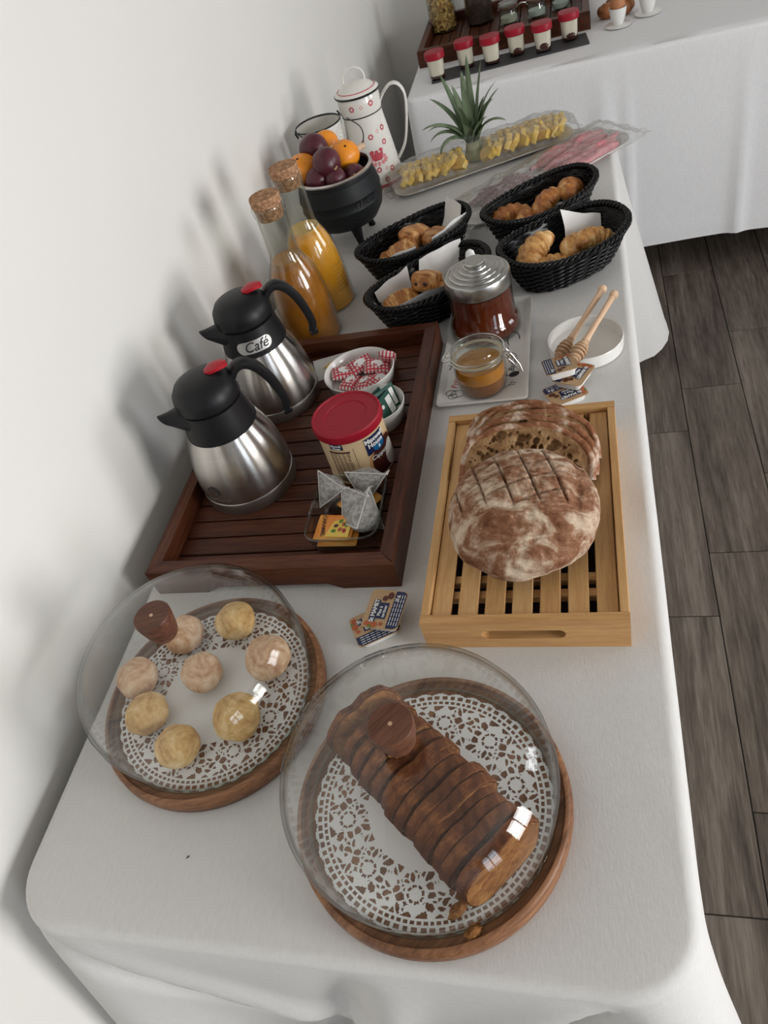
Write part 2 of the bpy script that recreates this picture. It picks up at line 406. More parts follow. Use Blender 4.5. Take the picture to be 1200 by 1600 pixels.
M['crois'] = pastry_mat('croissant_crust', (.15, .040, .008), (.42, .15, .03), (.72, .42, .14), 30)
M['pain'] = pastry_mat('pastry_crust', (.15, .038, .008), (.42, .16, .035), (.74, .46, .18), 26, st=(5, 1, 1), lo=.46, hi=.84)
M['crois2'] = pastry_mat('croissant_pale', (.26, .08, .015), (.60, .31, .09), (.84, .62, .32), 26)
M['cake'] = pastry_mat('cake_crust', (.050, .014, .005), (.135, .042, .014), (.30, .115, .035), 34, .85, 1, .003)
M['cakein'] = pastry_mat('cake_crumb', (.15, .055, .018), (.26, .11, .035), (.36, .18, .06), 60, .9, 1, .002)
M['cakebit'] = pastry_mat('cake_bit', (.26, .09, .015), (.46, .20, .04), (.60, .32, .08), 60, .8, .8)
M['roll'] = pastry_mat('roll_crust', (.42, .22, .07), (.66, .43, .18), (.80, .62, .36), 26, .7, .6)
M['rollp'] = pastry_mat('roll_sugar', (.46, .24, .14), (.66, .43, .27), (.80, .64, .48), 36, .8, .7)
M['bread'] = pastry_mat('boule_crust', (.085, .022, .007), (.25, .12, .065), (.60, .48, .36), 19, .85, .9, .002, (1, 1.8, 1), .43, .80)
M['crumb'] = pastry_mat('bread_crumb', (.15, .075, .03), (.30, .17, .08), (.42, .27, .14), 45, .9, .9, .002)
M['crust'] = pastry_mat('bread_crust_edge', (.14, .05, .02), (.28, .12, .06), (.60, .48, .38), 34, .85, .6)

# ================================================================== ROOM
fl = struct('floor', MB().box(XW-.1, XR+.1, YF-.1, YB+.1, -.10, -.004), M['grout'])
rnd = random.Random(4)
pw, pl = .1665, .6415
pm = {}
k = 0; col = 0; x = .0605-5*pw
joint = {5: .443, 6: .631, 7: .253, 4: .20, 3: .37}
while x < XR:
    y0 = joint.get(col, rnd.uniform(0, pl)); y0 -= math.ceil((y0-YF)/pl)*pl
    while y0 < YB:
        a, b_ = max(y0, YF), min(y0+pl, YB); xa, xb = max(x, XW), min(x+pw, XR)
        if b_-a > .03 and xb-xa > .02:
            key = (round(xb-xa, 3), round(b_-a, 3))
            if key not in pm:
                hx, hy = (xb-xa)/2-.0012, (b_-a)/2-.0012
                pm[key] = MB().box(-hx, hx, -hy, hy, -.006, 0, .0012).mesh('plank', M['plank'], False)
            obj('plank', pm[key], None, fl, ((xa+xb)/2, (a+b_)/2, -.0003*rnd.random()))
        y0 += pl
    x += pw; col += 1
struct('wall_left', MB().box(XW-.1, XW, YF-.1, YB+.1, -.1, ZC), M['wall'])
struct('wall_back', MB().box(XW, XR, YB, YB+.1, -.1, ZC), M['wall'])
struct('wall_front', MB().box(XW, XR, YF-.1, YF, -.1, ZC), M['wall2'])
struct('ceiling', MB().box(XW-.1, XR+.15, YF-.1, YB+.1, ZC, ZC+.1), M['ceil'])
wr = MB(); ys = YF-.1
for yc, wd, z0, z1 in WINS:
    wr.box(XR, XR+.12, ys, yc-wd/2, -.1, ZC)
    wr.box(XR, XR+.12, yc-wd/2, yc+wd/2, -.1, z0); wr.box(XR, XR+.12, yc-wd/2, yc+wd/2, z1, ZC); ys = yc+wd/2
wr.box(XR, XR+.12, ys, YB+.1, -.1, ZC)
struct('wall_right', wr, M['wall2'])
for i, (yc, wd, z0, z1) in enumerate(WINS):
    f = MB(); t = .045
    for a, b_ in ((yc-wd/2, yc-wd/2+t), (yc+wd/2-t, yc+wd/2), (yc-t/2, yc+t/2)): f.box(XR-.03, XR+.02, a, b_, z0, z1)
    for a, b_ in ((z0, z0+t), (z1-t, z1), ((z0+z1)/2-t/2, (z0+z1)/2+t/2)): f.box(XR-.031, XR+.021, yc-wd/2, yc+wd/2, a, b_)
    struct('window_%d' % (i+1), f, M['whitep'])

# ================================================================== TABLES AND CLOTHS
def table(name, label, x0, x1, y0, y1):
    t = thing(name, label, 'table', (x0+x1)/2, (y0+y1)/2, -T)
    hx, hy = (x1-x0)/2-.012, (y1-y0)/2-.012
    obj('tabletop', MB().prism(rrect(2*hx, 2*hy, .06), T-.045, T-.006), M['whitep'], t)
    for sx in (-1, 1):
        for sy in (-1, 1):
            obj('leg', MB().tube([(sx*(hx-.09), sy*(hy-.12), 0), (sx*(hx-.09), sy*(hy-.12), T-.045)], .014, 10), M['chrome'], t)
    return t
def cloth(name, label, x0, x1, y0, y1, R, drop, off, m, hem=.055):
    # rounded-rectangle top with a hanging skirt; off(px,py,nx,ny,s,d) = outward offset at depth d
    cx, cy = (x0+x1)/2, (y0+y1)/2; W, H = x1-x0, y1-y0; pts = []
    segs = [((cx+W/2, cy-H/2+R), (cx+W/2, cy+H/2-R), 0), ((cx+W/2-R, cy+H/2), (cx-W/2+R, cy+H/2), 90),
            ((cx-W/2, cy+H/2-R), (cx-W/2, cy-H/2+R), 180), ((cx-W/2+R, cy-H/2), (cx+W/2-R, cy-H/2), 270)]
    for a, b_, ang in segs:
        L = math.dist(a, b_); n = max(4, int(L/.014)); nx, ny = math.cos(math.radians(ang)), math.sin(math.radians(ang))
        for i in range(n): t = i/n; pts.append((a[0]+(b_[0]-a[0])*t, a[1]+(b_[1]-a[1])*t, nx, ny))
        ccx, ccy = b_[0]-nx*R, b_[1]-ny*R
        for i in range(10):
            q = math.radians(ang+90*i/10); pts.append((ccx+R*math.cos(q), ccy+R*math.sin(q), math.cos(q), math.sin(q)))
    n = len(pts); mb = MB(); rings = []
    for f in (.0, .3, .6, .85, .96):
        rings.append([(cx+(p[0]-cx)*f, cy+(p[1]-cy)*f, T+.0004*noise.noise(Vector((p[0]*9*f, p[1]*9*f, 0)))) for p in pts])
    e = .014
    for q in (0, 11, 22, 33, 45, 56, 67, 78, 90):
        q = math.radians(q); o = -e+e*math.sin(q); z = T-e+e*math.cos(q)
        rings.append([(p[0]+p[2]*o, p[1]+p[3]*o, z) for p in pts])
    NR = 34
    for k in range(1, NR+1):
        d = (drop-e)*k/NR; z = T-e-d; r = []
        for p in pts:
            o = off(p[0], p[1], p[2], p[3], d) + (.0016 if d > drop-e-hem else 0)
            r.append((max(p[0]+p[2]*o, XW+.004), p[1]+p[3]*o, z))
        rings.append(r)
    mb.loft(rings, cap=False)
    o = obj(name, mb, [m], ang=80); tag(o, label, 'tablecloth'); return o
X0, X1, Y0, Y1 = -.705, .060, .150, 2.100
table('buffet_table', 'long folding table under the white cloth of the near buffet', X0, X1, Y0, Y1)
def off1(x, y, nx, ny, d):
    o = .003+.012*d
    def cone(cx, cy, w, a, p=1.0):
        dd = math.hypot(x-cx, y-cy); return a*d**p*math.exp(-(dd/w)**2)
    o += cone(X1-.02, Y0+.02, .07, .26)+cone(X1-.02, Y1-.02, .065, .27)+cone(X0+.03, Y0+.02, .11, .22)+cone(X0+.02, Y1-.02, .07, .2)
    if ny < -.3:   # front drop: slanted folds running in from both corners
        s = x-X0; r_ = X1-x; dd = d**.7
        o += -.13*dd*math.exp(-((s-.035-.85*d)/.022)**2)+.05*dd*math.exp(-((s-.085-.95*d)/.03)**2)
        o += -.10*dd*math.exp(-((r_-.070-.35*d)/.020)**2)+.03*dd*math.exp(-((r_-.115-.5*d)/.03)**2)
        o += .05*dd*math.exp(-((s-.47+.25*d)/.03)**2)-.06*dd*math.exp(-((s-.42+.3*d)/.03)**2)-.018*d
    elif nx > .5:
        o += .008*d*math.sin(y*19+1)+.004*d*math.sin(y*43)
    return o
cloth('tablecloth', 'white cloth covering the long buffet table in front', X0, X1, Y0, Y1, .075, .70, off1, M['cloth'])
SX0, SX1, SY0, SY1 = -.555, 1.45, 2.570, 3.275
table('buffet_table', 'second table under white cloth standing across the back of the room', SX0, SX1, SY0, SY1)
def off2(x, y, nx, ny, d):
    o = .002+.02*d
    for c, w_, a in ((-.52, .05, .02), (-.36, .025, .03), (-.30, .02, .03), (.05, .03, .05), (.12, .012, .03), (.46, .02, .02), (.80, .03, .04), (1.38, .08, .10)):
        if ny < -.3: o += a*d*math.exp(-((x-c)/w_)**2)
    if ny < -.3: o += .012*d*math.sin(x*9+1)
    return o
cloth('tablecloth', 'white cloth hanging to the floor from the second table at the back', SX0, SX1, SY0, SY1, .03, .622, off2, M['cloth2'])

# ================================================================== SLATTED DARK TRAYS
def mitre(L, w_, z0, z1, cut=False, chamf=.0015):
    # board lying along +x from -L/2..L/2, outer side at y=0, inner at y=w_, ends mitred
    mb = MB()
    if not cut:
        return mb.loft([[(-L/2, 0, z0), (-L/2, 0, z1-.002), (-L/2+.002, .002, z1), (-L/2+w_, w_, z1), (-L/2+w_, w_, z0)],
                        [(L/2, 0, z0), (L/2, 0, z1-.002), (L/2-.002, .002, z1), (L/2-w_, w_, z1), (L/2-w_, w_, z0)]])
    a = L*.28; xs = [(-L/2, z0), (-a, z0), (-a+.022, z0+.012), (a-.022, z0+.012), (a, z0), (L/2, z0)]
    r = []
    for x_, zb in xs:
        i = x_ if abs(x_) < L/2-w_ else math.copysign(L/2-w_, x_)
        r.append([(x_, 0, zb), (x_, 0, z1-.002), (x_, .002, z1), (i, w_, z1), (i, w_, zb)])
    return mb.loft(r)
def slat_tray(label, x, y, rz, W, D):
    t = thing('serving_tray', label, 'tray', x, y, 0, rz); h = .052; w_ = .022
    for k, (L, tx, ty, a, mt) in enumerate(((W, 0, -D/2, 0, 'teak'), (D, W/2, 0, PI/2, 'teak'), (W, 0, D/2, PI, 'teak'), (D, -W/2, 0, -PI/2, 'teak'))):
        obj('side_board', mitre(L, w_, .0, h, cut=(k % 2 == 0)), M[mt], t, (tx, ty, 0), (0, 0, a), ang=25)
    n = 15; p = (D-2*w_)/n
    sm = MB().box(-W/2+w_-.004, W/2-w_+.004, -p/2+.0017, p/2-.0017, .012, .021, .001).mesh('slat', M['teak'], False)
    for i in range(n): obj('slat', sm, None, t, (0, -D/2+w_+p*(i+.5), 0))
    for sx in (-1, 1):
        obj('batten', MB().box(sx*W*.30-.012, sx*W*.30+.012, -D/2+w_, D/2-w_, .004, .0118, 0), M['teaky'], t, smooth=False)
    return t
slat_tray('dark slatted wooden tray holding the two coffee jugs, against the left wall', -.484, .914, 0, .392, .578)
slat_tray('dark slatted wooden tray of glass jars on the second table', -.256, 3.052, PI/2, .392, .57)
SL = .0215   # slat surface

# ================================================================== CARAFES
def carafe(label, x, y, z, rz, collar_label=False):
    t = thing('coffee_jug', label, 'coffee jug', x, y, z, rz)
    obj('body', MB().lathe([(0, .0), (.074, 0), (.078, .004), (.078, .022), (.0775, .0225), (.0775, .0235), (.078, .025), (.0785, .04), (.077, .06), (.073, .085), (.066, .108), (.058, .128), (.055, .14), (0, .14)], 72), M['steel'], t)
    obj('base_ring', MB().lathe([(.070, -.0005), (.0785, 0), (.0788, .004), (.0788, .019), (.0783, .021), (.07, .021)], 72), M['steelbase'], t)
    obj('collar', MB().lathe([(.055, .125), (.0578, .128), (.0572, .133), (.053, .155), (.050, .176), (.046, .178), (0, .178)], 64), M['black'], t)
    obj('lid', MB().lathe([(0, .176), (.046, .1765), (.0512, .181), (.0518, .190), (.049, .203), (.041, .214), (.028, .2205), (.012, .2225), (0, .223)], 64), M['black'], t)
    sp = MB(); rings = []
    for i in range(8):
        u = i/7; X = .040+.036*u; Z = .163+.012*u**1.5; rw = .022*(1-u)**1.3+.0105; rh = .013*(1-u)+.0105
        rings.append([(X+.010*u*math.sin(a)*.6, rw*math.cos(a), Z+rh*math.sin(a)) for a in [2*PI*k_/16 for k_ in range(16)]])
    inner = [(p[0]-.0005, p[1]*.75, (p[2]-rings[-1][0][2])*.75+rings[-1][0][2]) for p in rings[-1]]
    deep = [(p[0]-.02, p[1], p[2]-.004) for p in inner]
    sp.loft(rings+[inner, deep], cap=True)
    obj('spout', sp, M['black'], t)
    path = []
    ctrl = [(-.040, .192), (-.054, .209), (-.069, .212), (-.084, .200), (-.096, .176), (-.103, .148), (-.106, .122), (-.102, .108)]
    pts = []
    for i in range(len(ctrl)-1):
        p0 = ctrl[max(i-1, 0)]; p1 = ctrl[i]; p2 = ctrl[i+1]; p3 = ctrl[min(i+2, len(ctrl)-1)]
        for k_ in range(5):
            u = k_/5
            pts.append(tuple(.5*((2*p1[j])+(-p0[j]+p2[j])*u+(2*p0[j]-5*p1[j]+4*p2[j]-p3[j])*u*u+(-p0[j]+3*p1[j]-3*p2[j]+p3[j])*u**3) for j in (0, 1)))
    pts.append(ctrl[-1]); n = len(pts); rings = []
    for i, (a, z_) in enumerate(pts):
        b0 = pts[max(i-1, 0)]; b1 = pts[min(i+1, n-1)]; tx, tz = b1[0]-b0[0], b1[1]-b0[1]; L = math.hypot(tx, tz); nx, nz = -tz/L, tx/L
        hw = .0125-.003*i/n; th = .0062+.0015*math.sin(PI*i/n)
        o = []
        for k_ in range(12):
            q = 2*PI*k_/12; cu, cv = math.copysign(abs(math.cos(q))**.6, math.cos(q)), math.copysign(abs(math.sin(q))**.6, math.sin(q))
            o.append((a+nx*th*cv, hw*cu, z_+nz*th*cv))
        rings.append(o)
    hd = obj('handle', MB().loft(rings), M['black'], t)
    obj('end_pad', MB().box(-.1105, -.0955, -.0085, .0085, .098, .113, .003), M['blackshade'], hd)
    lv = MB().grid(14, 8, lambda u, v: (-.040+.036*u, (.0125*max(0, math.sin(PI*(.04+.92*u)))**.5)*(2*v-1), .2165+.011*math.sin(PI*(.15+.6*u))*(1-.25*(2*v-1)**2)+.004*(1-u)))
    lv2 = MB(); lv2.v = lv.v[:]; lv2.f = lv.f[:]; lv2.m = lv.m[:]
    o_ = [(p[0], p[1], p[2]-.005) for p in lv.v]; lv2.add(o_, [tuple(reversed(f_)) for f_ in lv.f])
    bd = [i for i in range(14)]+[14*j+13 for j in range(1, 8)]+[14*7+i for i in range(12, -1, -1)]+[14*j for j in range(6, 0, -1)]
    lv2.f += [(bd[i], bd[(i+1) % len(bd)], bd[(i+1) % len(bd)]+112, bd[i]+112) for i in range(len(bd))]; lv2.m += [0]*len(bd)
    obj('lever', lv2, M['red'], t, (-.008, 0, .001))
    return t
ja = carafe('steel coffee jug with plain black collar, the nearer of the two', -.576, .842, SL, math.radians(-150))
fw = lambda z: .0775
obj('emblem', decal([[(.011*math.cos(a), .009*math.sin(a)) for a in [2*PI*i/24 for i in range(24)]]], wrap(.0778, math.radians(42), .052)), M['steelbase'], ja)
em = MB().tube([wrap(.0778, math.radians(42), .052)(.011*math.cos(2*PI*i/28), .009*math.sin(2*PI*i/28)) for i in range(28)], .0008, 6, closed=True)
obj('emblem', em, M['ink'], ja)
text('Isotherm', .012, wrap(.0778, math.radians(44), .034), M['steelbase'], ja, 'engraving')
jb = carafe('steel coffee jug with a Café sticker on its collar, the farther one', -.582, 1.062, SL, math.radians(-152))
cf = lambda z: .0535+(.155-z)*.16
obj('name_plate', decal([rrect(.064, .022, .0108, 8)], wrap(cf, math.radians(86), .150, .0006)), mat('silver_tape', (.55, .54, .52), .42, .8), jb)
text('Café', .024, wrap(cf, math.radians(88), .150, .0014), M['ink'], jb, 'lettering', shear=.35)

# ================================================================== JUICE BOTTLES
def bottle(label, x, y, m, lvl, group=None):
    t = thing('juice_bottle', label, 'bottle', x, y, 0)
    out = [(0, 0), (.056, 0), (.060, .004), (.0595, .03), (.0575, .075), (.054, .115), (.048, .145), (.040, .166), (.0325, .180), (.029, .194), (.0282, .235), (.0285, .268), (.031, .271), (.0315, .283), (.0305, .287)]
    inn = [(.0278, .287), (.0262, .266), (.0258, .200), (.030, .184), (.0375, .168)]
    obj('glass_body', MB().lathe(out+inn, 56), M['jarglass'], t)
    j = [(0, .003)]+[(max(r-.003, .001), max(z, .004)) for r, z in out[1:] if z <= lvl]
    r_end = j[-1][0] if j[-1][1] >= lvl-.012 else np.interp(lvl, [z for _, z in out], [r for r, _ in out])-.003
    j += [(float(np.interp(lvl, [z for _, z in out], [r for r, _ in out]))-.003, lvl), (0, lvl-.001)]
    obj('juice', MB().lathe(j, 56), m, t)
    obj('foam_line', MB().lathe([(float(np.interp(lvl, [z for _, z in out], [r for r, _ in out]))-.0025, lvl-.001), (float(np.interp(lvl, [z for _, z in out], [r for r, _ in out]))-.0025, lvl+.001), (0, lvl+.0008)], 40), M['juicetop'] if m is M['juice'] else M['juicetop2'], t)
    obj('cork', MB().lathe([(0, .262), (.0255, .262), (.0270, .286), (.0288, .2875), (.0290, .302), (.0278, .304), (0, .304)], 40), M['cork'], t)
    return t
ba = bottle('corked bottle of amber juice right behind the coffee jug', -.572, 1.295, M['juice2'], .178)
bb = bottle('corked bottle of bright orange juice beside the black fruit pot', -.566, 1.415, M['juice'], .176)
dots = MB()
for i in range(9):
    for j_ in range(7):
        a = math.radians(-38+i*5+(j_ % 2)*2.5); z_ = .045+j_*.009
        dots.blob(.0017, .0017, .0022, n=8, c=(.0597*math.cos(a), .0597*math.sin(a), z_))
obj('embossed_dots', dots, M['jarglass'], bb)

# ================================================================== CAST POT WITH FRUIT
t = thing('fruit_pot', 'black cast iron pot on three legs filled with fruit', 'pot', -.56, 1.69, 0)
obj('pot_body', MB().lathe([(0, .040), (.045, .043), (.075, .056), (.091, .078), (.0955, .098), (.0972, .1005), (.0972, .1025), (.0958, .1045), (.0958, .121), (.0973, .1235), (.0973, .1255), (.0958, .1275), (.094, .142), (.0885, .158), (.0875, .1585), (.087, .168), (.083, .168), (.080, .150), (.084, .12), (.078, .08), (.05, .056), (0, .050)], 72), M['iron'], t)
obj('rim_band', MB().lathe([(.0865, .1675), (.090, .1685), (.091, .172), (.0885, .175), (.084, .1745), (.082, .168)], 72), M['rimsteel'], t)
for a in (-60, 60, 180):
    ca, sa = math.cos(math.radians(a)), math.sin(math.radians(a))
    obj('foot', MB().tube([(.052*ca, .052*sa, .060), (.062*ca, .062*sa, .036), (.068*ca, .068*sa, .015), (.072*ca, .072*sa, .0)], [.016, .011, .007, .0085], 12), M['iron'], t)
text('PÅLSTIV', .017, wrap(.0962, math.radians(-38), .112, .0003), M['ink'], t, 'raised_lettering', bold=.0003, ext=.0008)
def fruit(kind, x, y, z, r, label, rot=(0, 0, 0), k=0):
    if kind == 'orange':
        t = thing('orange', label, 'orange', x, y, z, rot=rot, group='oranges in the fruit pot')
        obj('peel', MB().blob(r, r, r*.93, .035, 2.2, k, 32), M['orange'], t)
        obj('navel', MB().blob(r*.09, r*.09, r*.04, n=8, c=(0, 0, r*.92)), M['brown'], t)
    else:
        t = thing('passion_fruit', label, 'passion fruit', x, y, z, rot=rot, group='passion fruits in the fruit pot')
        obj('skin', MB().blob(r, r, r*1.06, .04, 2.5, k, 32), M['passion'], t)
        obj('stem', MB().tube([(0, 0, r*1.02), (.001, 0, r*1.12), (.004, 0, r*1.3)], [.0035, .0022, .0018], 7), M['stem'], t)
    return t
F = [('orange', -.630, 1.688, .196, .038, 'orange at the left of the fruit pot behind the cork stoppers', (.4, 0, 0)),
     ('orange', -.588, 1.775, .212, .031, 'orange at the back of the pot behind the top passion fruit', (.8, .3, 0)),
     ('orange', -.534, 1.722, .198, .034, 'orange at the right of the pot near the rim', (.5, .4, 0)),
     ('passion', -.606, 1.734, .222, .036, 'highest passion fruit, at the back left of the heap', (1.4, .9, .6)),
     ('passion', -.562, 1.662, .212, .035, 'round passion fruit in the middle of the heap', (-.9, .4, 0)),
     ('passion', -.590, 1.650, .184, .030, 'passion fruit with pale stem at the front rim of the pot', (.3, .9, 0)),
     ('passion', -.546, 1.644, .180, .027, 'passion fruit low at the front right of the pot', (.2, .3, 0)),
     ('passion', -.512, 1.680, .164, .030, 'shaded passion fruit under the right orange', (1.0, .5, 0))]
for i, a in enumerate(F[:8]): fruit(a[0], a[1], a[2], a[3]-.012, a[4]*(.93 if a[0] == 'passion' else 1), a[5], a[6], k=i)

# ================================================================== ENAMEL BUCKET AND COFFEE POT
def rosette(r=.006, n=6):
    P = [ell(r*.85, r*.6, math.cos(a)*r*.75, math.sin(a)*r*.75, 8, a+PI/2) for a in [2*PI*i/n for i in range(n)]]
    return P
t = thing('enamel_bucket', 'white enamel pail with wire handle behind the fruit pot', 'bucket', -.645, 1.93, 0)
obj('pail', MB().lathe([(0, 0), (.046, 0), (.048, .003), (.060, .196), (.0585, .196), (.0465, .006), (0, .005)], 56), M['enamel'], t)
obj('rim', MB().lathe([(.058+.0022*math.cos(a), .197+.0022*math.sin(a)) for a in [2*PI*i/8 for i in range(9)]], 56), M['enrim'], t)
off_ = Vector((.124, -.132, -.030)); ux = Vector((.766, .643, 0))*.0615
bp = [ux*math.cos(a)+off_*math.sin(a)**.8+Vector((0, 0, .198+.012*math.sin(2*a)**2)) for a in [PI*i/32 for i in range(33)]]
bail = obj('bail', MB().tube([tuple(p_) for p_ in bp], .0015, 8), M['enrim'], t)
for sg in (-1, 1): obj('lug', MB().tube([tuple(ux*sg*.98+Vector((0, 0, .186))), tuple(ux*sg*1.05+Vector((0, 0, .197))), tuple(ux*sg*.98+Vector((0, 0, .205)))], .0022, 7), M['enrim'], t)
obj('grip', MB().lathe([(0, -.017), (.006, -.016), (.0082, 0), (.006, .016), (0, .017)], 20), M['dipwood'], bail, tuple(bp[16]), (0, PI/2, math.atan2(.643, .766)))
sw = MB()
for i in range(5): sw.tube([(.0595*math.cos(a), .0595*math.sin(a), .178-.01*i-.006*math.cos(a*9)) for a in [math.radians(-60+j*8) for j in range(12)]], .0012, 5)
obj('moulded_swags', sw, M['enamel'], t)
obj('rosette', decal(rosette(.005), wrap(.0592, math.radians(-35), .150)), M['enpink'], t)

t = thing('enamel_coffee_pot', 'tall white enamel coffee pot with red motifs and domed lid', 'coffee pot', -.540, 1.98, 0)
Rp = lambda z: .069-(.069-.050)*min(max(z, 0), .185)/.185
obj('pot_body', MB().lathe([(0, 0), (.0665, 0), (.069, .003)]+[(Rp(z_), z_) for z_ in (.02, .06, .1, .15, .185)]+[(.0515, .192), (.054, .205), (.0535, .225), (.0505, .233), (.049, .233), (.05, .20), (0, .2)], 64), M['enamel'], t)
def torus(R, z_, r=.0016): return MB().lathe([(R+r*math.cos(a), z_+r*math.sin(a)) for a in [2*PI*i/8 for i in range(9)]], 64)
obj('dark_band', torus(.0505, .188), M['enrim'], t)
obj('red_foot_band', MB().lathe([(.0683, .014), (.0690, .015), (.0684, .021), (.0676, .022)], 64), M['enred'], t)
ld = obj('lid', MB().lathe([(.045, .232), (.055, .233), (.0565, .236), (.055, .239), (.046, .243), (.038, .250), (.022, .258), (0, .261)], 56), M['enamel'], t)
obj('lid_edge', torus(.0555, .2345, .0028), M['enrim'], ld)
obj('lid_stripe', torus(.0475, .2430, .0010), M['enred'], ld)
obj('lid_handle', MB().tube(smooth([(-.024, 0, .252), (-.027, 0, .266), (-.019, 0, .282), (0, 0, .289), (.019, 0, .282), (.027, 0, .266), (.024, 0, .252)]), .0042, 10, flat=.6), M['enamel'], ld, rot=(0, 0, .2))
hp = [(.050, .200), (.064, .218), (.084, .232), (.102, .228), (.113, .208), (.112, .178), (.102, .130), (.088, .088), (.066, .058)]
obj('handle', MB().tube([(a, 0, z_) for a, z_ in smooth(hp)], .006, 12, flat=.55).warp(lambda x_, y_, z_: (x_, y_*1.9, z_)), M['enamel'], t, rot=(0, 0, .12))
f0 = math.radians(-72)
for k_, (da, z_) in enumerate([(-.5, .212), (-.05, .212), (.45, .214), (-.35, .135), (.05, .14), (.42, .148), (.75, .15), (-.45, .105), (.62, .118), (-.30, .055), (.05, .06), (.38, .058), (.62, .052), (-.15, .038), (.28, .032), (-.55, .04)]):
    obj('rosette', decal(rosette(.0066 if k_ % 2 == 0 else .0046, 6 if k_ % 2 == 0 else 4), wrap(Rp if z_ < .19 else .0538, f0+da, z_, .0005)), M['enred'] if k_ % 2 == 0 else M['enpink'], t)
W0 = wrap(Rp, f0+.12, .092, .0005)
obj('basket_motif', decal([[(-.016, 0), (-.010, -.010), (.010, -.010), (.016, 0), (.017, .012), (.009, .006), (.0, .012), (-.009, .006), (-.017, .014)], ell(.012, .010, -.012, .012, 10, .4), ell(.011, .009, .013, .013, 10, -.3), ell(.010, .008, 0, .011, 10)], W0), M['enred'], t)
obj('garland_motif', decal([ell(.012, .008, math.cos(a)*.021, -.012+math.sin(a)*.006, 8, a) for a in [PI+PI*i/6 for i in range(7)]]+[ell(.012, .009, .018, -.004, 8), ell(.012, .009, -.019, -.006, 8)], W0), M['enpink'], t)

# ================================================================== PINEAPPLE PLATTER, CHARCUTERIE PLATTER, FILM
def platter(name, label, x, y, a, L, W_, h=.014):
    t = thing(name, label, 'platter', x, y, 0, a)
    o = rrect(2*L, 2*W_, W_*.7, 8); i1 = rrect(2*L-.02, 2*W_-.02, W_*.6, 8); i2 = rrect(2*L-.045, 2*W_-.045, W_*.5, 8)
    i3 = rrect(2*L-.05, 2*W_-.05, W_*.5, 8)
    obj('dish', MB().loft([[(p[0]*1, p[1], 0) for p in i3], [(p[0], p[1], h-.003) for p in o], [(p[0], p[1], h) for p in o], [(p[0], p[1], h-.001) for p in i1], [(p[0], p[1], .004) for p in i2]]), M['white'], t)
    return t
platter('pineapple_platter', 'long white platter of sliced pineapple at the far end', -.265, 1.985, math.radians(21), .24, .062)
platter('charcuterie_platter', 'long white platter of ham reaching the far right table corner', -.112, 1.828, math.radians(42), .245, .068)
wm = []
rw = random.Random(8)
for s in range(5):
    R0 = .040; mb = MB(); hw = math.radians(62)
    o = [(0, 0)]+[(R0*math.cos(a)*(1+.08*math.sin(9*a)), R0*math.sin(a)*(1+.08*math.sin(9*a))) for a in [PI/2-hw+2*hw*i/14 for i in range(15)]]
    o = [(x_, y_-.012) for x_, y_ in o]
    mb.loft([[(x_*.96, y_*.96, -.006) for x_, y_ in o], [(x_, y_, -.004) for x_, y_ in o], [(x_, y_, .004) for x_, y_ in o], [(x_*.95, y_*.95, .006) for x_, y_ in o]])
    mb.warp(lambda x_, y_, z_: (x_*1.15, y_*1.12, z_*1.15+.007*noise.noise(Vector((x_*60, y_*60, s*3)))))
    wm.append(mb.mesh('pineapple_chunk', M['pine'], True))
ORD = ['first', 'second', 'third', 'fourth', 'fifth', 'sixth', 'seventh', 'eighth', 'ninth', 'tenth', 'eleventh', 'twelfth']
def chunks(u0, u1, n, label, group):
    ca, sa = math.cos(math.radians(21)), math.sin(math.radians(21))
    for i in range(n):
        u = u0+(u1-u0)*(i+.5)/n+rw.uniform(-.004, .004)
        v_ = (i % 2-.5)*.034+rw.uniform(-.005, .005)
        o = obj('pineapple_chunk', wm[i % 5], None, None, (-.265+u*ca-v_*sa, 1.985+u*sa+v_*ca, T+.022+rw.uniform(0, .005)),
                (PI/2-.62+rw.uniform(-.15, .15), rw.uniform(-.15, .15), math.radians(21)-PI/2+rw.uniform(-.6, .6)))
        row = 'front' if i % 2 == 0 else 'back'
        tag(o, 'yellow pineapple chunk, %s from the left in the %s row of the %s' % (ORD[i//2], row, label), 'fruit', group)
chunks(-.215, -.065, 20, 'left heap', 'pineapple chunks left of the crown')
chunks(.0, .215, 24, 'right heap', 'pineapple chunks right of the crown')
t = thing('pineapple', 'green leafy pineapple top standing upright in the fruit platter', 'pineapple', -.282, 2.005, .010)
obj('stalk', MB().lathe([(0, 0), (.024, 0), (.026, .012), (.022, .03), (.018, .045), (0, .05)], 20).warp(lambda x_, y_, z_: (x_+.004*noise.noise(Vector((x_*80, y_*80, z_*90))), y_+.004*noise.noise(Vector((x_*80, y_*70, z_*90+5))), z_)), M['stalk'], t)
LV = [(-175, .105, 1.35, 1.0), (-150, .10, 1.5, 1.5), (195, .125, 1.1, .7), (160, .13, .8, .3), (150, .15, .55, -.1), (135, .12, .35, .1), (60, .17, .12, 0), (20, .16, .32, 0), (0, .12, .65, .25), (-20, .10, 1.0, .9),
      (-45, .085, .7, .5), (30, .09, .35, .3), (-100, .07, .5, .4), (100, .14, .25, .1), (-60, .06, .3, .3), (-120, .09, .25, .1), (-90, .12, .12, 0), (-10, .135, .5, .3), (170, .11, 1.25, .8), (120, .1, .9, .6), (50, .1, .8, .7)]
